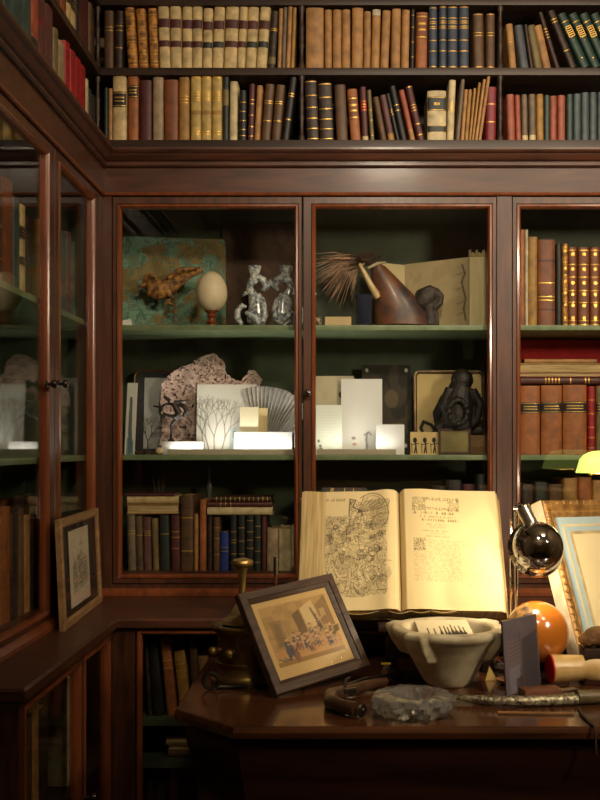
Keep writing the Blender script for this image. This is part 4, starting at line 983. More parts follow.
top = Vector((hx, 0, px(0, 508, LYR).z-ZT))
sock0 = inv @ (LC + Vector((-.012, .010, .052))); sock1 = inv @ (LC + Vector((-.034, .018, .098)))
b = MB(); b.tube([top+Vector((0, 0, -.006)), top, top+Vector((.02, -.002, .004)), sock1+Vector((-.008, 0, .004)), sock1], .005, 10); b.tube([top+Vector((-.008, 0, 0)), top+Vector((.008, 0, 0))], .007, 12); b.build('arm', mat('dark_chrome', (120, 110, 100), .2, 1, kind='flat'), lamp)
b = MB(); b.tube([sock0, sock1], .0175, 24); b.build('socket', mat('brushed_socket', (176, 166, 150), .3, .9, kind='flat'), lamp)
b = MB(); b.tube([(hx-.022, 0, px(0, 546, LYR).z-ZT), (hx+.004, 0, px(0, 546, LYR).z-ZT)], .003, 10); b.build('adjusting_screw', CHROME, lamp)
bp = inv @ (LC - ax*.002)
b = MB(); b.ball(bp, .017); b.build('bulb', mat('warm_bulb', (255, 214, 150), .5, emit=40, kind='flat'), lamp)
pl_ = bpy.data.lights.new('desk_lamp_light', 'SPOT'); pl_.energy = LAMP_W; pl_.color = (1, .83, .60); pl_.shadow_soft_size = .02; pl_.spot_size = R(165); pl_.spot_blend = .2
lo = bpy.data.objects.new('desk_lamp_light', pl_); COL.objects.link(lo); lo.location = LC - ax*.022
lo.rotation_euler = (-ax).to_track_quat('-Z', 'Y').to_euler()

# ---- amber ball
sc0 = Vector((.191*2.5, 2.49, .883))
ab = MB().ball((0, 0, 0), .0785, seg=48)
def amber():
    m = mat('amber_lacquer', (196, 116, 36), .18, coat=.8, kind='plain', col2=(170, 90, 24), scale=5, bump=0); return m
ob_ = ab.build('amber_ball', amber(), None, sc0)
tag(ob_, 'large glossy amber ball with an engraved dark patch beside the folio', 'ball')
b = MB(); b.lathe([(.0001, .0), (.040, .0), (.042, .006), (.030, .014), (.024, .022), (.034, .036), (.040, .044), (.036, .0445), (.026, .036), (.0001, .034)], 32)
o = b.build('ball_ring', DARKW, None, Vector((sc0.x, sc0.y, ZT+.0005))); tag(o, 'small dark wooden ring stand directly beneath the large amber ball', 'stand')
# engraved patch: a shell of the ball, upper left towards the camera
b = MB(); vs = []; n = 15
for j in range(n):
    for i in range(n):
        u, v = (i/(n-1)-.5), (j/(n-1)-.5); th = R(150)+u*R(70)*1; ph = R(38)+v*R(46)
        d = Vector((math.cos(ph)*math.cos(th-R(28)+R(90)), -abs(math.cos(ph)*math.sin(th-R(28)+R(90))), math.sin(ph))); vs.append(d*.0789)
fs = [(j*n+i, j*n+i+1, (j+1)*n+i+1, (j+1)*n+i) for j in range(n-1) for i in range(n-1) if ((i-7)/7.5)**2+((j-7)/7.5)**2 < 1]
b.add(vs, fs); b.build('engraved_patch', mat('scrimshaw_patch', (150, 110, 56), .5, col2=(30, 22, 14), scale=70, bump=.2, amt=.95), ob_)

# ---- grey photo card, pouch, hammer, dagger, driftwood...
M2, W2, H2 = tri_frame(px(507, 697, 2.30), px(541, 686, 2.407), px(502, 622, 2.309)); M2.translation.z += .001
cg = Canvas(90, 170, (98, 88, 92), 31, .2)
cg.rect(.1, .28, .48, .66, (110, 98, 96), .7); cg.poly([(.5, .3), (.95, .2), (.98, 1), (.52, 1)], (48, 46, 50), .7); cg.poly([(.1, .66), (.4, .62), (.42, .95), (.12, .98)], (128, 124, 134), .6)
for k in range(5): cg.line(.14, .33+.055*k, .44, .31+.05*k, .03, (88, 58, 48), .6)
cg.line(.45, .2, .5, 1, .02, (60, 56, 60), .8); cg.poly([(.3, .8), (.5, .78), (.48, 1), (.3, 1)], (62, 44, 36), .8)
gcard = card('postcard', cg, W2, H2, .004, M2, matkey='ink_glossy', rough=.3, backc=(60, 52, 48)); tag(gcard, 'dark grey photographic card standing upright right of the marble mortar', 'card')
CX = px(538, 690, 2.36)
o = MB().box(-.040, .052, -.022, .022, 0, .030, b=.007).build('leather_case', mat('brown_leather', (124, 76, 50), .4, scale=30, bump=.4), None, Vector((.437, 2.268, ZT+.0005))); o.rotation_euler = (0, 0, R(12))
tag(o, 'small brown leather case lying in front of the grey photographic card', 'case')
e_ = MB().box(-.0412, -.0398, -.013, .013, .004, .022).build('case_label', mat('olive_label', (120, 104, 74), .5), o)
o = MB().box(-.035, .035, -.012, .012, 0, .018, b=.005).build('folding_knife', mat('horn_brown', (70, 44, 32), .3, scale=50, bump=.3, coat=.4), None, Vector((.505, 2.30, ZT+.0005))); o.rotation_euler = (0, 0, R(28))
tag(o, 'small dark horn folding knife beside the brown leather case', 'knife')
# hammer-like pale wooden mallet
hm = empty('wooden_mallet', 'pale turned wooden mallet with a red painted end, lying at right', 'mallet', Vector((.470, 2.36, ZT)))
hz_ = .0385
Mh = Matrix.Translation((.018, .0, hz_)) @ Matrix.Rotation(R(12), 4, 'Z') @ Matrix.Rotation(R(90), 4, 'Y')
Mh = inv.Translation(Vector((.024, .06, hz_))) @ Matrix.Rotation(R(8), 4, 'Z') @ Matrix.Rotation(R(90), 4, 'Y')
BOX = mat('boxwood', (220, 186, 122), .35, kind='woodz', col2=(200, 160, 96), scale=40, bump=.03, coat=.3)
MB().lathe([(.0001, .0016), (.031, .0016), (.034, .004), (.0345, .010), (.0335, .03), (.0315, .060), (.0305, .085), (.033, .090), (.036, .105), (.038, .13), (.036, .16), (.03, .18), (.0001, .182)], 40, T=Mh).build('mallet_head', BOX, hm)
MB().lathe([(.0001, 0), (.033, .0), (.0345, .0012), (.034, .0045), (.0345, .0015), (.0001, .0015)], 40, T=Mh).build('red_end', mat('red_paint', (190, 24, 30), .35, kind='flat', coat=.3), hm)
# dagger in an engraved sheath
SIL = mat('engraved_silver', (200, 188, 154), .4, .7, col2=(70, 60, 44), scale=130, bump=.5, amt=.9)
dg_ = empty('sheathed_dagger', 'curved dagger in an engraved silver sheath lying along the table front', 'dagger', (0, 0, 0))
cps = [px(452, 703.5, 2.25), px(470, 708, 2.235), px(500, 711, 2.215), px(530, 711, 2.215), px(560, 709, 2.225), px(578, 708, 2.232)]
for p in cps: p.z = ZT+.0128
b = MB(); b.tube(cps, [.004, .0095, .0125, .0132, .0135, .0138], 14, flat=.9); b.build('sheath', SIL, dg_)
hp = [px(577, 708, 2.232), px(585, 707, 2.235), px(612, 706, 2.25), px(640, 704, 2.27)]
for p in hp: p.z = ZT+.0165
b = MB(); b.tube(hp, [.0165, .0165, .015, .014], 16); b.build('grip', mat('olive_grip', (120, 104, 66), .45, kind='wood', col2=(70, 56, 34), scale=80, bump=.3), dg_)
cps = [px(516, 699, 2.275), px(540, 700, 2.27), px(570, 698, 2.28), px(600, 695, 2.30)]
b = MB()
for p in cps: p.z = ZT+.0085
b.tube(cps, [.003, .007, .008, .008], 10, flat=.8); o = b.build('silver_sheath', SIL, None); tag(o, 'second engraved silver piece lying just behind the sheathed dagger', 'sheath')
b = MB(); cps = [px(498, 714.5, 2.155), px(540, 715.5, 2.15), px(574, 716, 2.148)]
for p in cps: p.z = ZT+.0035
b.tube(cps, .0032, 8); o = b.build('wooden_stick', mat('thin_stick', (170, 120, 66), .35, coat=.5), None); tag(o, 'thin shiny wooden stick lying in front of the sheathed dagger', 'stick')
b = MB(); cps = [px(578, 708, 2.2), px(583, 722, 2.14), px(590, 735, 2.10)]
cps = [Vector((cps[0].x, 2.195, ZT+.004)), Vector((cps[1].x-.004, 2.13, ZT+.004)), Vector((cps[1].x, 2.075, ZT+.003)), Vector((cps[1].x+.001, 2.047, ZT+.004)), Vector((cps[1].x+.002, 2.043, ZT-.004)), Vector((cps[1].x+.003, 2.041, ZT-.05))]
b.tube(cps, .0028, 8); b.build('cord', mat('dark_cord', (70, 44, 30), .6), dg_)
# pocket tool at far right
o = MB().box(-.04, .07, -.012, .012, 0, .014, b=.004).build('penknife', mat('ebony', (40, 30, 26), .25, coat=.5), None, Vector((.585, 2.30, ZT+.0005)))
o.rotation_euler = (0, 0, R(6)); tag(o, 'dark penknife with bright edges lying in front of the mallet at right', 'knife')
MB().box(-.03, .068, -.0124, .0124, .0045, .0065).build('steel_edge', STEEL, o)
o = MB().box(-.05, .05, -.001, .02, 0, .002).build('pale_blade', mat('ivory_blade', (220, 190, 140), .4), None, Vector((.64, 2.325, ZT+.016))); o.location.z = ZT+.0005; o.rotation_euler = (0, 0, R(20)); o.location = Vector((.63, 2.345, ZT+.0005))
tag(o, 'thin pale paper knife lying behind the dark penknife at right', 'knife')
# dark box and driftwood behind the mallet
bx_ = MB().box(-.05, .12, -.03, .03, 0, .052, b=.004).build('dark_box', mat('dark_red_box', (70, 34, 24), .4, scale=30), None, Vector((.63, 2.50, ZT+.0005)))
bx_.location = Vector((.628, 2.44, ZT+.0005)); tag(bx_, 'small dark reddish box behind the mallet under the rough stone', 'box')
o = MB().box(-.05, .12, -.03, .03, 0, .036, b=.003).build('dark_album', DARKW, None, Vector((.628, 2.44, ZT+.0530))); tag(o, 'small dark album lying on the reddish box under the rough stone', 'book')
b = MB(); rnd = random.Random(11)
b.ball((0, 0, .022), .03, sx=1.5, sy=1, sz=.85); b.ball((-.03, 0, .014), .018, sx=1.3); b.ball((.05, .0, .022), .026, sx=1.5)
o = b.build('rough_stone', mat('rough_brown_stone', (160, 118, 70), .7, col2=(90, 60, 34), scale=45, bump=.8), None, Vector((.622, 2.43, ZT+.0886+.004)))
remesh(o, .003, 2); dsp = o.modifiers.new('rough', 'DISPLACE'); tx = bpy.data.textures.new('crag', 'CLOUDS'); tx.noise_scale = .02; dsp.texture = tx; dsp.strength = .010
tag(o, 'rough brown fossil stone resting on the dark album before the gilt frame', 'stone')

# ---- crystal dish
cd = Vector(((412.5-345)*2.18/1000, 2.165, ZT))
CRY = mat('rock_crystal', (225, 222, 214), .08, kind='plain', col2=(200, 196, 188), scale=25, bump=.35, trans=.85)
b = MB(); seg = 72; rnd = random.Random(5)
prof = [(.074, .0006), (.084, .008), (.090, .020), (.090, .032), (.083, .041), (.066, .045), (.050, .044), (.043, .036), (.038, .022), (.02, .018)]
lp = []
for q, (r_, z) in enumerate(prof):
    l = []
    for k in range(seg):
        a = 2*math.pi*k/seg; wv_ = 1+(.035*math.sin(a*9+q*.8)+.03*math.sin(a*17+q*2.1)+.03*(rnd.random()-.5))*(1 if q < 8 else .2)
        l.append((r_*wv_*math.cos(a), r_*wv_*math.sin(a), z+.002*(rnd.random()-.5)*(0 if q == 0 else 1)))
    lp.append(l)
b.loops(lp, ring=False); b.f += [tuple(range(seg)), tuple((len(prof)-1)*seg+k for k in range(seg))]; b.m += [0, 0]
o = b.build('crystal_dish', CRY, None, cd, smooth=20); tag(o, 'rough glassy crystal dish on the table before the marble mortar', 'dish')
def bit(name, loc, r, c, label, cat, **k):
    q = MB().ball((0, 0, 0), r, seg=12, **k).build(name, mat('bit_'+name, c, .4, scale=60), None, loc); tag(q, label, cat); return q
bit('red_bead', cd+Vector((-.008, 0, .0245)), .0062, (170, 60, 40), 'reddish bead lying in the left of the crystal dish hollow', 'bead')
bit('brown_bead', cd+Vector((.012, .006, .0245)), .0062, (120, 90, 50), 'brownish bead lying in the right of the crystal dish hollow', 'bead')

# ---- flintlock pistol
gun = empty('antique_pistol', 'dark antique pistol with a curved wooden butt lying before the leaning print', 'pistol', (0, 0, 0))
g0 = [px(356, 714, 2.13), px(343, 709, 2.15), px(331, 703, 2.19), px(331, 697, 2.24), px(345, 690, 2.27), px(362, 682, 2.33), px(385, 674, 2.38)]
for p, z in zip(g0, (.017, .017, .017, .018, .018, .018, .018)): p.z = ZT+z
b = MB(); b.tube(g0, [.0160, .0155, .0165, .0175, .0165, .013, .011], 18); o = b.build('stock', mat('gun_stock', (84, 56, 34), .35, kind='wood', col2=(46, 30, 20), scale=40, coat=.3), gun)
g1 = [g0[4]+Vector((.005, .012, .010)), g0[5]+Vector((0, .008, .010)), g0[6]+Vector((0, .004, .008)), px(402, 667, 2.44)]; g1[-1].z = ZT+.026
b = MB(); b.tube(g1, [.008, .0075, .007, .0065], 14); b.build('barrel', mat('blackened_steel', (60, 54, 48), .3, .9, scale=40), gun)
b = MB(); b.tube([g0[0]+Vector((.0135, -.008, 0)), g0[0]+Vector((.0155, -.0095, 0))], [.0155, .013], 18); b.tube([g0[0]+Vector((.0155, -.0095, 0)), g0[0]+Vector((.018, -.011, 0))], [.006, .004], 12); b.build('butt_cap', mat('cap_metal', (70, 62, 52), .35, .8, scale=60), gun)
b = MB(); b.box(-.016, .016, -.003, .003, -.006, .008, T=Matrix.Translation(g0[4]+Vector((.012, -.014, .006))) @ Matrix.Rotation(R(30), 4, 'Z'), b=.002); b.tube([g0[4]+Vector((.0, -.008, .014)), g0[4]+Vector((.002, -.006, .032)), g0[4]+Vector((.012, -.002, .036))], [.004, .003, .002], 8); b.build('flint_lock', STEEL, gun)
b = MB(); tgp = [g0[4]+Vector((.006+.016*math.cos(t), -.018-.012*math.sin(t), -.004)) for t in [i*math.pi/8 for i in range(9)]]; b.tube(tgp, .0018, 8); b.build('trigger_guard', STEEL, gun)
# shell under the frame corner
SH = MB().ball((0, 0, 0), .013, sx=1.7, sy=1.2, sz=.75).build('small_shell', mat('pearly_shell', (190, 160, 130), .35, col2=(90, 66, 48), scale=90, bump=.5, amt=.8), None, px(367, 664, 2.415)); SH.location.z = ZT+.0105
SH.location.x += .004; tag(SH, 'small ribbed shell lying by the lower right corner of the leaning print', 'shell')
# small figurine, cord behind
fg = px(381, 657, 2.62); fg = Vector((.10, 2.44, ZT+.0005))
b = MB(); b.tube([(0, 0, .001), (0, 0, .012), (-.002, 0, .02), (.003, 0, .034), (0, 0, .044)], [.015, .013, .007, .010, .006], 12); b.tube([(-.01, 0, .004), (-.014, -.004, .018), (-.006, 0, .034)], .003, 8)
fz = b.build('carved_seal', mat('carved_bone_dark', (120, 96, 78), .4, col2=(30, 22, 18), scale=90, bump=.5, amt=.9), None, fg); remesh(fz, .0018, 1)
tag(fz, 'small dark carved seal with a yellow top left of the marble mortar', 'figurine')
MB().box(-.012, .012, -.007, .007, .0445, .0475, b=.001).build('yellow_cap', mat('yellow_cap', (226, 186, 40), .4, kind='flat'), fz)
b = MB(); pts = []
for i in range(40):
    t = i/39; pts.append((.0+.060*t, .010*math.sin(t*7), .003+.0015*math.sin(t*30)))
b.tube(pts, .0022, 7); b.tube([(.035+.014*math.cos(t), -.016+.011*math.sin(t), .0028) for t in [i*2*math.pi/20 for i in range(21)]], .002, 7, cap=False)
o = b.build('twisted_cord', mat('orange_cord', (196, 120, 60), .6, col2=(150, 60, 36), scale=200), None, Vector((.072, 2.375, ZT+.0003))); tag(o, 'orange twisted cord coiled on the table left of the marble mortar', 'cord')
b = MB(); b.ball((0, 0, .014), .014, sx=1, sy=1, sz=1); o = b.build('dark_bead', mat('jet', (24, 20, 18), .2, kind='flat', coat=.5), None, Vector((.128, 2.44, ZT+.0003)))
o.location = Vector((.124, 2.475, ZT+.0003)); tag(o, 'round black bead on the table between carved seal and marble mortar', 'bead')
b = MB(); b.lathe([(.0001, .0003), (.016, .0003), (.024, .004), (.03, .01), (.0305, .012), (.028, .011), (.016, .006), (.0001, .005)], 28)
o = b.build('wooden_saucer', mat('saucer_wood', (150, 96, 50), .4, kind='wood'), None, Vector((.398, 2.43, ZT))); tag(o, 'small brown wooden saucer between marble mortar and grey card', 'saucer')
b = MB(); b.add([(0, 0, 0), (.03, .004, 0), (.02, .03, 0), (.012, .012, .034)], [(0, 1, 2), (0, 1, 3), (1, 2, 3), (2, 0, 3)]); o = b.build('amber_crystal', mat('pale_amber', (226, 196, 120), .2, coat=.5), None, Vector((.345, 2.46, ZT+.0003))); tag(o, 'pale amber crystal piece lying behind the right side of the marble mortar', 'stone')

# ---- green banker's lamp on the back ledge
gl_ = empty('green_desk_lamp', 'glowing yellow green glass shade lamp on the back ledge at right', 'lamp', Vector((.80, 2.96, .868)))
zc = px(0, 462, 2.96).z-.868
SHD = mat('lit_green_glass', (214, 236, 120), .35, emit=1.0, kind='flat')
b = MB(); n = 20
lp = []
for i in range(n+1):      # half-barrel shade with rounded ends along x
    t = -1+2*i/n; x = .116*math.copysign(1-(1-abs(t))**2.0 if False else abs(t), t); k = (max(0, 1-abs(t)**5))**.5
    x = .116*t; rr = max(.004, .040*k)
    lp.append([(x, .9*rr*math.cos(a), -.032+.066*(rr/.040)*math.sin(a)**.8) for a in [j*math.pi/12 for j in range(13)]] + [(x, .86*rr*math.cos(a), -.032+.062*(rr/.040)*math.sin(a)**.8) for a in [j*math.pi/12 for j in range(12, -1, -1)]])
b.loops([[(x, y, z+zc) for x, y, z in l] for l in lp], ring=False); b.build('lamp_shade', SHD, gl_, smooth=60)
b = MB(); b.lathe([(.0001, .0004), (.07, .0004), (.072, .008), (.05, .018), (.014, .026), (.008, .04), (.007, zc-.05), (.011, zc-.045), (.008, zc+.02), (.0001, zc+.021)], 32, c=(0, .02, 0)); b.build('stem', BRASS, gl_)
b = MB(); b.tube([(-.07, 0, zc-.034), (.07, 0, zc-.034)], .004, 8); b.ball((-.074, 0, zc-.036), .0065); b.build('shade_holder', BRASS, gl_)
b = MB(); b.tube([(-.05, 0, zc-.012), (.05, 0, zc-.012)], .008, 10); b.build('bulb', mat('warm_tube', (255, 226, 160), .5, emit=14, kind='flat'), gl_)
l2 = bpy.data.lights.new('green_lamp_light', 'AREA'); l2.shape = 'RECTANGLE'; l2.size = .12; l2.size_y = .03; l2.energy = 1.1; l2.color = (1, .86, .55)
lo = bpy.data.objects.new('green_lamp_light', l2); COL.objects.link(lo); lo.location = gl_.location+Vector((0, 0, zc-.03))

# ---------------------------------------------------------------- things on shelf A behind the doors
def on(x, Y, z=ZA): return Vector(((x-345)*Y/1000, Y, z+.0004))
# marbled board with a carved lizard-like bird before it
cv = Canvas(220, 190, (120, 156, 132), 41, .1); n1 = cv.noise(8, 3); n2 = cv.noise(14, 3)
cv.put((n1 > .50).astype(float), (150, 116, 52), .8); cv.put((np.abs(n2-.5) < .04).astype(float), (74, 106, 96), .8); cv.put((n2 > .6).astype(float), (98, 84, 46), .5)
Yp = 3.44
MQ, WQ, HQ = tri_frame(on(117, 3.44), on(226, 3.50), px(117, 236, 3.47))
o = card('marbled_board', cv, WQ, HQ, .005, MQ, rough=.6, backc=(60, 50, 40)); tag(o, 'blue green marbled board with brown blotches standing behind the egg', 'board')
# dark brown hide panel behind the candlesticks
cv = Canvas(90, 110, (84, 62, 48), 43, .3); n1 = cv.noise(9, 4); cv.put((n1 > .55).astype(float), (60, 44, 36), .6)
MQ, WQ, HQ = tri_frame(on(222, 3.525), on(298, 3.525), px(222, 224, 3.53)); 
o = card('hide_panel', cv, WQ, HQ, .004, MQ, rough=.8, backc=(50, 40, 34)); tag(o, 'mottled brown hide panel standing behind the blue and white candlesticks', 'panel')
# creature
BIRD = mat('carved_bird_wood', (186, 128, 62), .55, col2=(70, 44, 26), scale=70, bump=.6, amt=.9)
Yc = 3.40
def cpx(pts, Y): return [px(x, y, Y) for x, y in pts]
b = MB(); b.tube(cpx([(141, 286.5), (146, 283), (152, 287), (159, 290), (168, 287), (178, 279), (188, 273), (199, 270), (203, 270)], Yc), [.003, .010, .017, .018, .015, .013, .010, .006, .003], 14, flat=2.0)
b.tube(cpx([(142, 280), (147, 277), (155, 276)], Yc-.012), [.005, .012, .01], 10); b.tube(cpx([(144, 285), (139, 286.5), (137, 288)], Yc-.008), [.008, .005, .001], 8)
b.tube(cpx([(168, 292), (172, 298), (168, 301), (164, 305)], Yc-.006), [.012, .007, .005, .003], 8); b.tube(cpx([(166, 299), (170, 304), (174, 304)], Yc-.006), [.004, .004, .002], 8)
b.tube(cpx([(168, 278), (182, 270), (197, 268.5)], Yc-.014), [.008, .012, .004], 8)
b.tube([px(176, 284, Yc), px(176, 300, 3.405), px(176, 325.2, 3.41)], .0025, 8)
b.tube([on(176, 3.41, ZA+.0005), on(176, 3.41, ZA+.003)], [.02, .018], 16)
o = b.build('carved_bird', BIRD); remesh(o, .0025, 1); tag(o, 'brown carved bird with a stout breast mounted before the marbled board', 'carving')
o = MB().box(-.012, .018, -.001, .001, 0, .022).build('paper_tag', WHITE, None, on(127, 3.30)); o.rotation_euler = (R(-14), R(-12), R(20)); o.location.z += .004
tag(o, 'folded white paper tag at the far left of the top shelf', 'card')
# egg on turned stand
eg = empty('egg_stand', 'turned reddish wooden egg cup on the green shelf', 'stand', on(211.5, 3.33))
b = MB(); b.lathe([(.0001, 0), (.026, 0), (.0265, .003), (.020, .007), (.011, .010), (.010, .014), (.016, .019), (.017, .023), (.010, .028), (.009, .032), (.014, .037), (.017, .041), (.012, .046), (.014, .050), (.0225, .056), (.0225, .060), (.017, .0585), (.0001, .054)], 32)
b.build('turned_stem', mat('reddish_turning', (156, 74, 34), .3, coat=.5, kind='woodz', col2=(96, 40, 20)), eg)
b = MB(); ra, rb = .0525, .068; b.lathe([(max(1e-4, ra*math.cos(t)*(1+.06*-math.sin(t))), rb*math.sin(t)) for t in [(-.5+i/28)*math.pi for i in range(29)]], 40)
o = b.build('ostrich_egg', mat('egg_shell', (236, 218, 184), .45, col2=(226, 204, 166), scale=30, bump=.05), None, on(211.5, 3.33)+Vector((0, 0, .1215))); tag(o, 'large cream ostrich egg on a turned wooden stand', 'egg')
# faience candlesticks: seated lions
def faience():
    m = mat('tin_glazed_faience', (222, 224, 218), .2, coat=.6, kind='plain', col2=(86, 100, 122), scale=90, bump=.1, amt=.9); return m
def candlestick(x, mir, label, Y):
    base = on(x, Y); s = Y/1000; e = empty('candlestick', label, 'candlestick', base, group='pair of faience candlesticks')
    def q(dx, y, dy=0): return Vector((dx*mir*s, dy, (325.5-y)*s))
    b = MB(); b.lathe([(.0001, 0), (.034, 0), (.034, .006), (.0001, .008)], 28)
    b.tube([q(0, 322), q(4, 312), q(3, 300), q(0, 292)], [.030, .036, .030, .022], 16)          # belly
    b.tube([q(-12, 322, .0), q(-17, 316), q(-17, 308), q(-12, 302), q(-8, 304)], [.008, .012, .011, .009, .006], 12)     # curled tail
    b.tube([q(-8, 310, -.03), q(0, 316, -.038), q(6, 322, -.036)], [.008, .009, .010], 10)
    b.tube([q(8, 296, -.02), q(11, 308, -.034), q(9, 320, -.036)], [.010, .010, .009], 10)
    b.tube([q(-1, 293), q(-5, 285), q(-3, 277), q(3, 274), q(9, 277), q(11, 284), q(8, 288)], [.016, .012, .012, .014, .013, .010, .008], 12)   # ring of neck and head
    b.tube([q(12, 285, 0), q(15, 281), q(16, 276)], [.008, .007, .004], 8)
    b.tube([q(-8, 290), q(-12, 294), q(-9, 288)], [.005, .004, .003], 8)
    b.lathe([(.0001, .148), (.010, .150), (.012, .158)], 20)
    o = b.build('seated_lion', faience(), e); remesh(o, .0028, 2)
    b = MB(); b.lathe([(.0001, .160), (.013, .160), (.0145, .172), (.019, .192), (.0225, .206), (.0225, .2085), (.019, .2085), (.014, .195), (.0001, .19)], 28, c=(q(0, 300).x, 0, 0)); b.build('candle_cup', faience(), e)
    b = MB(); b.lathe([(.0001, .155), (.012, .155), (.012, .1615), (.0001, .1615)], 16); b.build('collar', faience(), e)
    return e
candlestick(254.5, 1, 'blue and white faience beast candlestick, left of the pair', 3.34)
candlestick(286, -1, 'blue and white faience beast candlestick, right of the pair beside the door frame', 3.34)
# feather plume, horn, tusk
FEA = mat('dusty_feather', (214, 178, 150), .9, col2=(160, 126, 104), scale=90, bump=.3)
b = MB(); rnd = random.Random(8); root = px(366, 262, 3.42)
for k in range(150):
    a = R(176+72*(k/149)+rnd.uniform(-5, 5)); l = rnd.uniform(.09, .19); p0 = root+Vector((rnd.uniform(-.01, .01), rnd.uniform(-.02, .02), rnd.uniform(-.01, .01)))
    p1 = p0+Vector((math.cos(a)*l*.6, rnd.uniform(-.01, .01), math.sin(a)*l*.4+.014)); p2 = p0+Vector((math.cos(a)*l, rnd.uniform(-.02, .02), math.sin(a)*l*.95))
    p2.z = max(p2.z, ZA+.006); p2.x = max(p2.x, xs(301, 3.4))
    b.tube([p0, p1, p2], [.0022, .0060, .0012], 5, flat=.25)
o = b.build('feather_plume', FEA); tag(o, 'dusty pinkish feather plume spilling left from the horn tuft', 'plume')
HORN = mat('polished_horn', (118, 70, 44), .42, coat=.12, col2=(48, 42, 48), scale=16, bump=.05, amt=.9)
hn = empty('mounted_horn', 'broad dark horn flaring down to the shelf from a tuft and a pale collar', 'horn', (0, 0, 0))
Yh = 3.36
b = MB(); lp = []
for (x, y, w1, d) in ((377, 264, 9, .018), (382, 272, 12, .026), (390, 286, 18, .034), (396, 300, 23, .040), (401, 314, 26, .044), (402, 325.2, 27, .046)):
    c = px(x, y, Yh); lp.append([Vector((c.x+w1*.00336*math.cos(t), c.y+d*math.sin(t), c.z+(.010*math.cos(t)*-1 if y < 300 else 0))) for t in [j*2*math.pi/24 for j in range(24)]])
b.loops(lp, ring=False); b.f += [tuple(range(24)), tuple(5*24+k for k in range(24))]; b.m += [0, 0]; b.build('horn', HORN, hn, smooth=60)
b = MB(); b.tube(cpx([(368, 268), (378, 263.5), (386, 262.5)], Yh-.022), [.004, .006, .004], 10); b.build('collar', mat('bone_collar', (206, 188, 146), .5), hn)
b = MB()
for k in range(90):
    a = R(rnd.uniform(20, 215)); l = rnd.uniform(.022, .050); p0 = px(368, 260, Yh)+Vector((rnd.uniform(-.022, .022), rnd.uniform(-.02, .02), rnd.uniform(-.008, .008)))
    b.tube([p0, p0+Vector((math.cos(a)*l, rnd.uniform(-.02, .02), math.sin(a)*l*.55))], [.005, .0008], 5)
b.ball(px(368, 261, Yh), .022, sx=1.3, sz=.7, seg=14)
b.build('tuft', mat('dark_tuft', (84, 54, 34), .8, col2=(30, 22, 18), scale=80, bump=.3, amt=.9), hn)
b = MB(); b.tube(cpx([(360, 265), (364, 272), (370, 284), (376, 294), (378, 298)], Yh-.055), [.006, .008, .0105, .0125, .010], 16); b.tube(cpx([(359.6, 263.8), (361, 267)], Yh-.055), [.0055, .0072], 12)
b.tube([px(361, 266, Yh-.05), px(364, 264, Yh-.01)], .003, 8)
o = b.build('ivory_tusk', mat('old_ivory', (214, 186, 136), .35, col2=(180, 148, 98), scale=30, coat=.3), hn)
b = MB(); b.lathe([(.0001, 0), (.024, 0), (.026, .004), (.026, .080), (.030, .100), (.0305, .104), (.028, .103), (.024, .08), (.022, .01), (.0001, .008)], 28)
o = b.build('blue_glass_beaker', mat('dark_blue_glass', (60, 70, 96), .12, kind='flat', trans=.6), None, on(364, 3.29)); tag(o, 'dark blue glass beaker standing in front of the horn', 'beaker')
cv = Canvas(60, 24, (206, 180, 134), 5, .04)
for k in range(4): cv.line(.1, .2+.18*k, .9-.1*(k % 2), .2+.18*k, .012, (150, 120, 84), .6)
M3 = Matrix.Translation(on(325, 3.28)) @ Matrix.Rotation(R(-12), 4, 'X'); o = card('label_card', cv, .086, .034, .001, M3); tag(o, 'small cream caption card leaning at the left of the horn', 'card')
o = MB().ball((0, 0, 0), .014, sx=1, sz=1.4, seg=14).build('striped_shell', mat('striped_shell', (190, 170, 140), .4, col2=(60, 48, 40), scale=60, amt=.9), None, on(318, 3.30)+Vector((0, 0, .0198))); tag(o, 'small striped shell at the left end of the shelf behind the right door', 'shell')
# portfolio opened like a screen
po = empty('sketch_album', 'opened cream album with grey wash drawing standing at the back of the shelf', 'book', (0, 0, 0))
cv = Canvas(60, 100, (196, 178, 136), 51, .05)
MQ, WQ, HQ = tri_frame(on(376, 3.44), on(405, 3.50), px(376, 262, 3.44)); card('page', cv, WQ, HQ, .002, MQ, po)
cv = Canvas(110, 130, (184, 164, 126), 52, .08); n1 = cv.noise(6, 3)
cv.ell(.32, .5, .16, .12, (206, 190, 156), .6); cv.put((n1 > .6).astype(float), (160, 140, 104), .4)
cv.path([(.88, .1), (.92, .22), (.87, .33), (.9, .45), (.93, .56), (.9, .7), (.93, .86)], .028, (70, 66, 58), .8)
for y in (.2, .4, .6, .75): cv.line(.90, y, .80, y+.03, .02, (96, 88, 74), .6)
MQ, WQ, HQ = tri_frame(on(405.5, 3.50), on(470, 3.36), px(404, 264.5, 3.50)); 
cvw = cv; card('page', cv, WQ, HQ+.0, .002, MQ, po)
b = MB()
for k in range(9):
    x = 470+k*2.0; Y = 3.355-.010*k*.3; a = on(x, Y); t = px(468+k*2.3, 252-(1.5 if k % 3 == 0 else 0), Y)
    M4, W4, H4 = tri_frame(a, a+Vector((.010, -.03, 0)), Vector((t.x, Y+.004, t.z))); b.box(0, .012+.004, 0, .0016, 0, H4*(1-.01*(k % 3)), T=M4)
b.box(0, .058, 0, .002, 0, .236, T=Matrix.Translation(on(469.5, 3.325)) @ Matrix.Rotation(R(0), 4, 'Z'))
b.build('leaves', mat('deckle_leaves', (226, 210, 166), .8, col2=(200, 178, 128), scale=60, kind='woodz'), po)
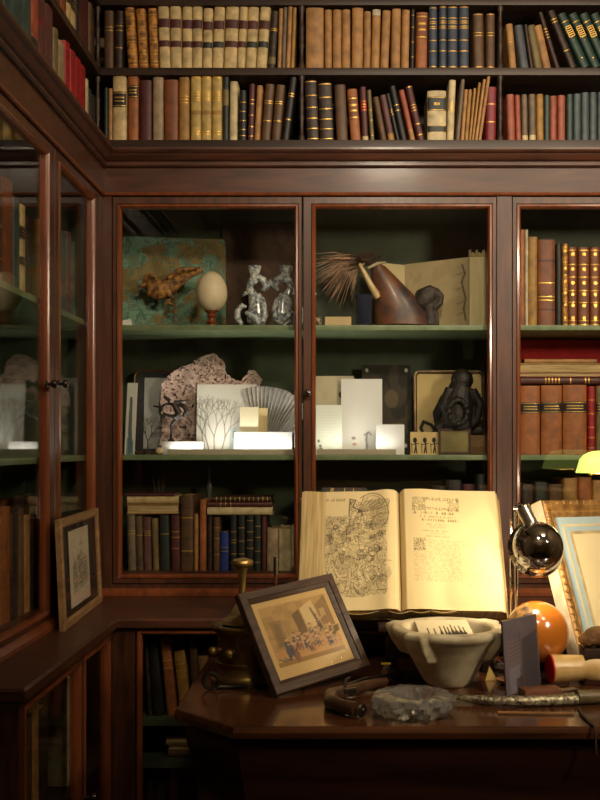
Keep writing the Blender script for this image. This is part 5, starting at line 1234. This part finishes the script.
# dark carved bust
b = MB(); Yb = 3.36
b.tube(cpx([(430, 325.2), (430, 312), (428, 306)], Yb), [.022, .020, .024], 14); b.tube(cpx([(419, 306), (424, 298), (432, 294), (439, 294)], Yb), [.028, .036, .032, .018], 16)
b.tube(cpx([(436, 290), (441, 296), (440, 303), (434, 308)], Yb-.01), [.010, .012, .012, .014], 10); b.tube(cpx([(420, 300), (418, 308), (420, 325.2)], Yb), [.020, .014, .012], 10)
b.tube(cpx([(424, 291), (429, 288), (435, 290)], Yb-.02), [.008, .009, .007], 8); b.tube(cpx([(437, 325.2), (436, 314), (433, 308)], Yb-.012), .008, 8)
o = b.build('wooden_bust', mat('blackened_wood', (70, 58, 52), .6, col2=(30, 26, 26), scale=50, bump=.7, amt=.8)); remesh(o, .003, 1); tag(o, 'dark carved wooden head on a short neck right of the horn', 'carving')

# ---------------------------------------------------------------- shelf B, left door
# narrow white card leaning at the far left
cv = Canvas(36, 120, (222, 220, 210), 61, .03); cv.poly([(.3, .2), (.55, .2), (.6, .62), (.75, .95), (.35, 1), (.25, .6)], (70, 74, 80), .85); cv.poly([(.2, .75), (.8, .8), (.85, 1), (.15, 1)], (90, 122, 132), .8)
MQ, WQ, HQ = tri_frame(on(124.3, 3.28, ZB), on(134.5, 3.275, ZB), px(127.3, 383, 3.31)); o = card('narrow_card', cv, WQ, HQ, .0015, MQ); tag(o, 'narrow white card with a grey figure leaning at the left end', 'card')
# slate with rounded frame
sl = empty('silhouette_picture', 'round cornered dark mounted picture with a pale sheet, behind the pink coral', 'picture', (0, 0, 0))
def rrect(x0, z0, x1, z1, r, n=5):
    out = []
    for cx, cz, a0 in ((x1-r, z0+r, -90), (x1-r, z1-r, 0), (x0+r, z1-r, 90), (x0+r, z0+r, 180)):
        out += [(cx+r*math.cos(R(a0+90*i/n)), cz+r*math.sin(R(a0+90*i/n))) for i in range(n+1)]
    return out
def rr_frame(parent, W, H, r, bar, d, m, T):
    lp = [[(x, y, z) for x, z in rrect(i, i, W-i, H-i, max(.002, r-i))] for i, y in ((0, d), (0, .001), (bar*.3, 0), (bar*.7, .001), (bar, .004), (bar, d))]
    b = MB(); b.loops(lp, T=T); return b.build('frame', m, parent, smooth=40)
MQ, WQ, HQ = tri_frame(on(132, 3.47, ZB), on(200, 3.47, ZB), px(132, 370, 3.50)); MQ.translation.z += .001
rr_frame(sl, WQ, HQ, .025, .007, .008, mat('gilt_brown_rim', (140, 104, 60), .35, .3, kind='plain', col2=(80, 56, 32)), MQ)
b = MB(); b.prism([p for p in rrect(.006, .006, WQ-.006, HQ-.006, .02)], .004, .0075, T=MQ); b.build('dark_mount', mat('slate_mount', (62, 62, 66), .7), sl)
MB().box(.038, WQ-.03, .0025, .0039, .018, HQ-.028, T=MQ).build('sheet', mat('grey_white_sheet', (206, 206, 204), .8, col2=(190, 190, 190), scale=8, bump=0), sl)
# pink coral fan
COR = mat('pinkish_coral', (240, 216, 208), .8, col2=(204, 170, 162), scale=160, bump=.4)
out = [(160, 452), (163, 420), (160, 400), (162, 384), (170, 374), (180, 368), (190, 364), (199, 358), (207, 356), (214, 354), (222, 360), (225, 366), (226, 374), (232, 378), (240, 381), (246, 376), (249, 371), (255, 371), (258, 375), (262, 380), (260, 386), (256, 392), (240, 396), (240, 452)]
rs = np.random.RandomState(4); YCc = 3.425; b = MB(); st = .52
def inpoly(x, y, P):
    c = False; n = len(P)
    for i in range(n):
        x0, y0 = P[i]; x1, y1 = P[(i+1) % n]
        if (y0 > y) != (y1 > y) and x < (x1-x0)*(y-y0)/(y1-y0)+x0: c = not c
    return c
nxg, nyg = int(106/st), int(102/st); gv = {}; N1 = Canvas(nxg+1, nyg+1, (1, 1, 1), 77, 0).noise(52, 2); N2 = Canvas(nxg+1, nyg+1, (1, 1, 1), 78, 0).noise(9, 2)
vs = []; fs = []
def gid(i, j):
    if (i, j) not in gv:
        x, y = 158+i*st, 352+j*st; p = px(x, y, YCc); p.y += .012*(N2[min(j, nyg), min(i, nxg)]-.5)*2+.004*(N1[min(j, nyg), min(i, nxg)]-.5); gv[(i, j)] = len(vs); vs.append(p)
    return gv[(i, j)]
for j in range(nyg):
    for i in range(nxg):
        x, y = 158+(i+.5)*st+1.6*(N1[j, i]-.5)*2, 352+(j+.5)*st+2.2*(N2[j, i]-.5)*2
        if inpoly(x, y, out) and (N1[j, i] > .40 or rs.rand() < .05) and 352+j*st+st < 455: fs.append((gid(i, j), gid(i+1, j), gid(i+1, j+1), gid(i, j+1)))
b.add(vs, fs); vs = []; fs = []; gv.clear(); YCc += .007
for j in range(nyg):
    for i in range(nxg):
        x, y = 158+(i+.5)*st+1.6*(N1[j, i]-.5)*2, 352+(j+.5)*st+2.2*(N2[j, i]-.5)*2
        if inpoly(x, y, out) and (N1[nyg-j, nxg-i] > .42) and 352+j*st+st < 454: fs.append((gid(i, j), gid(i+1, j), gid(i+1, j+1), gid(i, j+1)))
b.add(vs, fs); YCc -= .007; o = b.build('sea_fan_coral', COR, smooth=0, recalc=False); m_ = o.modifiers.new('thick', 'SOLIDIFY'); m_.thickness = .0026; m_.offset = 0
tag(o, 'large lacy pinkish sea fan coral rising behind the white papers', 'coral')
b = MB(); b.box(-.03, .03, -.014, .014, 0, .010, b=.003); q = b.build('coral_base', mat('pale_stone_base', (190, 170, 140), .7), o); q.location = on(200, YCc, ZB)
# small tree-like branch in front of the slate
b = MB(); rnd = random.Random(21)
def branch(p, a, l, r, d):
    q = p+Vector((math.cos(a)*l, rnd.uniform(-.003, .003), math.sin(a)*l)); b.tube([p, q], [r, r*.72], 5)
    if d:
        for k in (-1, 1): branch(q, a+k*rnd.uniform(.25, .6), l*rnd.uniform(.72, .9), r*.7, d-1)
        if rnd.random() < .4: branch(q, a+rnd.uniform(-.2, .2), l*.8, r*.7, d-1)
branch(on(148, 3.33, ZB)+Vector((0, 0, .012)), R(90), .032, .0026, 5)
b.lathe([(.0001, 0), (.016, 0), (.018, .008), (.010, .015), (.0001, .017)], 16, c=tuple(on(148, 3.33, ZB)))
o = b.build('branching_coral', mat('dark_branch', (70, 56, 48), .6)); tag(o, 'little dark branching coral at the left in front of the mounted picture', 'coral')
o = MB().ball((0, 0, .012), .012, sx=1.3, seg=12).build('cream_pebble', CREAM, None, on(160, 3.30, ZB)); o.location.z += .0002; tag(o, 'small cream pebble beside the branching coral', 'pebble')
# dancing figure, dark
b = MB(); Yd = 3.315
b.tube(cpx([(170.5, 440), (171.5, 431), (171, 426), (176, 419), (179, 414)], Yd), [.004, .0045, .005, .0075, .011], 10)
b.tube(cpx([(179, 414), (174, 417), (167, 415), (163.5, 412), (165, 418)], Yd-.006), [.010, .007, .005, .004, .003], 10)
b.tube(cpx([(179, 414), (176, 408), (173, 403)], Yd), [.012, .010, .009], 12)
b.tube(cpx([(172, 404), (166, 404), (160, 407), (153, 406)], Yd), [.006, .0045, .004, .003], 8); b.tube(cpx([(174, 402), (181, 401), (190, 400)], Yd), [.006, .004, .002], 8)
b.tube(cpx([(170, 401), (166, 398), (163.5, 396)], Yd), [.007, .006, .003], 10); b.tube(cpx([(168, 440.5), (174, 440.5)], Yd), .003, 8)
b.tube(cpx([(178, 404), (184, 406), (187, 411), (183, 417)], Yd+.004), [.005, .009, .010, .006], 10)
o = b.build('dancing_figure', mat('dark_figure', (52, 44, 42), .5, col2=(34, 28, 26), scale=40), None); remesh(o, .002, 1); tag(o, 'small dark dancing figure on one leg in front of the pink coral', 'figurine')
z440 = px(0, 441.4, Yd).z; o = MB().box(xs(163, Yd), xs(204, Yd), 3.295, 3.335, ZB+.0004, z440, b=.002).build('white_plinth', mat('greyish_plinth', (200, 198, 192), .8)); tag(o, 'low white plinth carrying the dark dancing figure', 'plinth')
# white papers
def sheet(x0, x1, ytop, Y, name, label, bg, draw=None, lean=.03, T=.0015, grp=None, dY=0, tsh=0, res=1.3, mat_=None, yb=455.5):
    cv = Canvas(max(20, int((x1-x0)*res*1.3)), max(20, int((yb-ytop)*res*1.3)), bg, int(x0*7), .03)
    if draw: draw(cv)
    MQ, WQ, HQ = tri_frame(on(x0, Y, ZB), on(x1, Y+dY, ZB), px(x0+tsh, ytop, Y+lean)); o = card(name, cv, WQ, HQ, T, MQ); tag(o, label, 'card' if T < .004 else 'book', grp); return o
def tree(cv):
    rnd = random.Random(4)
    def br(x, y, a, l, w, d):
        x2, y2 = x+math.cos(a)*l, y-math.sin(a)*l; cv.line(x, y, x2, y2, w, (96, 84, 66), .75)
        if d:
            for k in (-1, 1): br(x2, y2, a+k*rnd.uniform(.2, .5), l*.8, w*.75, d-1)
    for x, y, a in ((.22, .95, 1.9), (.3, .95, 1.6), (.42, .95, 1.3), (.12, .9, 1.7)): br(x, y, a, .21, .020, 5)
    cv.poly([(.56, .62), (.68, .60), (.70, .95), (.54, .95)], (176, 196, 200), .8); cv.rect(.6, .66, .66, .76, (110, 120, 84), .6)
sheet(196, 256, 384.5, 3.345, 'drawing_card', 'large white card with a brown tree drawing, widest on the shelf', (226, 224, 216), tree)
sheet(239.5, 258, 407, 3.315, 'small_booklet', 'small cream booklet in front of the large white card', (232, 222, 190), T=.005, lean=.012)
sheet(255.5, 267.5, 408, 3.335, 'small_booklet', 'small yellowish booklet just right of the cream one', (222, 200, 150), T=.005, lean=.012)
sheet(234, 292, 432, 3.305, 'low_paper', 'low white sheet leaning at the front below the booklets', (206, 206, 202), lean=.006)
# pleated fan
fan = empty('pleated_fan', 'translucent grey pleated fan opened behind the booklets at right', 'fan', (0, 0, 0))
b = MB(); c0_ = px(262, 455.3, 3.36); nR = 36; vs = []; fs = []
for k in range(nR+1):
    a = R(106-70*k/nR); off = .004 if k % 2 else -.004
    for r_ in (.05, .14, .232*(1 if k < 20 else 1-.006*(k-20))): 
        p = c0_+Vector((math.cos(a)*r_, off+.0002*k, math.sin(a)*r_)); p.x = min(p.x, xs(302, 3.3)); vs.append(p)
for k in range(nR):
    for q in range(2): fs.append((k*3+q, (k+1)*3+q, (k+1)*3+q+1, k*3+q+1))
b.add(vs, fs); FANM = mat('fan_gauze', (204, 200, 196), .4, col2=(160, 156, 154), scale=60); o = b.build('fan_leaf', FANM, fan, smooth=0, recalc=False); o.modifiers.new('t', 'SOLIDIFY').thickness = .0008
b = MB()
for k in range(0, nR+1, 2):
    a = R(106-70*k/nR); e1 = c0_+Vector((math.cos(a)*.225, -.0055, math.sin(a)*.225)); e1.x = min(e1.x, xs(301, 3.3)); b.tube([c0_+Vector((math.cos(a)*.012, -.0055, abs(math.sin(a)*.012)+.0015)), e1], [.001, .0011], 5)
b.build('fan_ribs', mat('pale_ribs', (222, 220, 214), .4, kind='flat'), fan)
# dark gilt-edged frame behind the fan
# ---------------------------------------------------------------- shelf B, right door
def smoke(cv):
    n = cv.noise(4, 3); cv.put(np.clip((n-.45)*3, 0, 1), (176, 160, 130), .5); cv.ell(.66, .24, .05, .04, (44, 34, 30)); cv.ell(.56, .52, .08, .03, (70, 58, 50), .8)
def goat(cv):
    cv.path([(.62, .72), (.60, .80), (.62, .88), (.60, .97)], .05, (140, 138, 134), .8); cv.path([(.55, .74), (.66, .70), (.72, .74)], .03, (110, 106, 102), .8); cv.ell(.30, .78, .05, .02, (120, 90, 74), .8); cv.ell(.32, .86, .05, .02, (190, 130, 100), .8)
def typed(cv):
    for k in range(9): cv.line(.12, .14+.06*k, .7+.1*(k % 3), .14+.06*k, .010, (176, 170, 152), .7)
    for x, y in ((.1, .72), (.16, .82), (.2, .88), (.12, .9)): cv.ell(x, y, .05, .03, (60, 58, 60), .8)
sheet(314, 354, 376, 3.40, 'smoke_print', 'pale beige print with a dark spot behind the typed card', (196, 184, 156), smoke)
sheet(341, 382.5, 379, 3.375, 'white_sheet', 'tall white sheet with a little grey goat figure', (222, 220, 214), goat, dY=.0)
sheet(316, 342, 405, 3.33, 'typed_booklet', 'pale booklet with faint lines at the left front of the shelf', (214, 216, 200), typed, T=.007, lean=.01)
sheet(376, 404.5, 424.5, 3.315, 'low_white_card', 'low white card at the front beside the silhouette strip', (212, 210, 206), lean=.01, T=.012)
def strip(cv):
    for x in (.16, .5, .82):
        cv.ell(x, .36, .07, .12, (30, 26, 24)); cv.path([(x, .3), (x+.03, .6), (x-.02, .9)], .05, (30, 26, 24)); cv.line(x+.03, .6, x+.06, .92, .04, (30, 26, 24)); cv.line(x-.1, .55, x+.12, .5, .03, (30, 26, 24)); cv.line(x-.12, .5, x-.1, .92, .025, (30, 26, 24))
sheet(410.5, 439, 432, 3.31, 'silhouette_card', 'small tan card with black silhouettes of workers at their benches', (206, 178, 122), strip, lean=.008, T=.002, yb=454.5, res=2.5)
def darkpic(cv):
    n = cv.noise(6, 3); cv.put((n > .5).astype(float), (74, 64, 54), .7); cv.ell(.6, .38, .14, .1, (104, 90, 72), .8); cv.line(.1, .68, .8, .66, .04, (140, 116, 66), .7); cv.poly([(.1, .64), (.4, .56), (.3, .7)], (88, 110, 104), .6)
    for x, y in ((.10, .06), (.90, .06), (.88, .9)): cv.ell(x, y, .03, .022, (200, 200, 190))
sheet(362, 411, 365, 3.46, 'dark_plate', 'dark painted plate with bright corner pins at the back', (44, 42, 34), darkpic)
# oval cornered frame with a silhouette
mk = empty('monkey_picture', 'round cornered framed black silhouette of a long-tailed monkey', 'picture', (0, 0, 0))
MQ, WQ, HQ = tri_frame(on(414, 3.42, ZB), on(486, 3.42, ZB), px(414, 370.5, 3.45)); MQ.translation.z += .001
rr_frame(mk, WQ, HQ, .022, .012, .010, mat('dark_gilt_rim', (120, 92, 58), .3, .4, col2=(50, 38, 26)), MQ)
cv = Canvas(100, 120, (196, 170, 116), 71, .04)
cv.poly([(.36, .30), (.52, .16), (.7, .14), (.74, .4), (.6, .6), (.64, .78), (.44, .84), (.28, .74), (.24, .5)], (26, 26, 30)); cv.ell(.46, .6, .1, .07, (196, 170, 116)); cv.path([(.30, .78), (.22, .66), (.10, .62), (.06, .70), (.12, .82), (.14, .96)], .05, (26, 26, 30)); cv.ell(.38, .78, .16, .12, (30, 34, 48))
card('print', cv, WQ-.022, HQ-.022, .0025, MQ @ Matrix.Translation((.011, .006, .011)), mk)
# black carved group
b = MB(); Ym = 3.345; zt_ = 0
b.tube(cpx([(460, 430), (458, 415), (458, 400), (462, 386)], Ym), [.050, .055, .055, .040], 18); b.ball(px(462, 380, Ym), .038, seg=18)
b.tube(cpx([(450, 388), (444, 405), (450, 420), (458, 428)], Ym-.02), [.016, .018, .016, .014], 12); b.tube(cpx([(472, 390), (480, 405), (476, 420), (468, 429)], Ym-.02), [.016, .018, .016, .014], 12)
b.tube(cpx([(436, 430), (444, 424), (452, 426)], Ym), [.018, .02, .02], 12)
for a in range(0, 360, 30): b.ball(px(458+9*math.cos(R(a)), 412+12*math.sin(R(a)), Ym-.062+.004*math.cos(a)), .011, seg=10)
b.tube(cpx([(440, 430), (482, 430)], Ym), [.018, .020], 12)
o = b.build('black_carving', mat('black_carving_wood', (40, 32, 28), .55, col2=(18, 14, 14), scale=45, bump=.8)); remesh(o, .003, 1); tag(o, 'black carved seated creature with a garland on the back of the little frames', 'carving')
zb_ = px(0, 435.2, Ym).z
o = MB().box(xs(436, 3.345), xs(486, 3.345), 3.325, 3.385, ZB+.0004, zb_, b=.002).build('tan_block', mat('tan_block', (150, 112, 70), .6)); tag(o, 'tan block carrying the black carved creature', 'block')
sf = empty('small_framed_label', 'small dark framed olive label leaning before the black carving', 'picture', (0, 0, 0))
MQ, WQ, HQ = tri_frame(on(438.5, 3.30, ZB), on(471, 3.30, ZB), px(442, 429, 3.305)); MQ.translation.z += .0006
b = MB(); lp = [[(d, y, d), (WQ-d, y, d), (WQ-d, y, HQ-d), (d, y, HQ-d)] for d, y in ((0, .008), (0, 0), (.008, 0), (.008, .008))]; b.loops(lp, T=MQ); b.build('frame', mat('maroon_frame', (88, 58, 48), .3, coat=.4), sf, smooth=0)
MB().box(.008, WQ-.008, .003, .006, .008, HQ-.008, T=MQ).build('olive_sheet', mat('olive_sheet', (140, 126, 76), .3, coat=.5), sf)
# light strips on the front of shelf B
for x0, x1, w_ in ((168, 293.5, 'left'), (317, 396, 'right')):
    e = empty('shelf_light', f'slim grey light strip lying along the front of the middle shelf, {w_} door', 'light', on((x0+x1)/2, 3.262, ZB), group=None)
    L_ = (x1-x0)*.003262
    MB().box(-L_/2, L_/2, -.008, .008, 0, .018, b=.002).build('housing', mat('strip_housing', (176, 164, 140), .5, kind='flat'), e)
    MB().box(-L_/2+.004, L_/2-.004, .0082, .0095, .005, .016).build('diffuser', mat('strip_diffuser', (255, 244, 226), .5, emit=1.5, kind='flat'), e)
    l2 = bpy.data.lights.new('strip_light', 'AREA'); l2.shape = 'RECTANGLE'; l2.size = L_*.96; l2.size_y = .012; l2.energy = STRIP_W*(L_/.41)*(1 if w_ == 'left' else .7); l2.color = (1, .95, .87); l2.spread = R(165)
    lo = bpy.data.objects.new('strip_light', l2); COL.objects.link(lo); lo.location = e.location+Vector((0, .012, .014)); lo.rotation_euler = (R(172), 0, 0)

# dim small things low behind the left door
b = MB(); q0 = on(160, 3.44, ZF); zt = px(0, 470, 3.30).z
b.lathe([(.0001, 0), (.02, 0), (.021, .004), (.012, .01), (.0001, .011)], 16)
for k, (dx, dz) in enumerate(((-.030, .30), (-.012, .325), (.006, .29), (.016, .31))):
    b.tube([(0, 0, .008), (dx*.1, 0, .14), (dx*.4, 0, .22), (dx, 0, dz)], .0012, 5)
o = b.build('wire_sprig', STEEL, None, Vector((q0.x, 3.46, ZF+.0004))); tag(o, 'thin forked wire sprig rising behind the lying books, lower left', 'ornament')
b = MB(); b.lathe([(.0001, 0), (.016, 0), (.017, .20), (.010, .22), (.007, .235), (.010, .25), (.012, .262), (.009, .275), (.005, .283), (.005, .33), (.0001, .331)], 20)
o = b.build('glass_vial', mat('smoked_glass', (150, 150, 140), .05, kind='flat', coat=1, trans=.5), None, Vector((xs(208.5, 3.44), 3.46, ZF+.0004))); tag(o, 'tall narrow glass vial with a glint behind the tall brown volumes', 'vial')
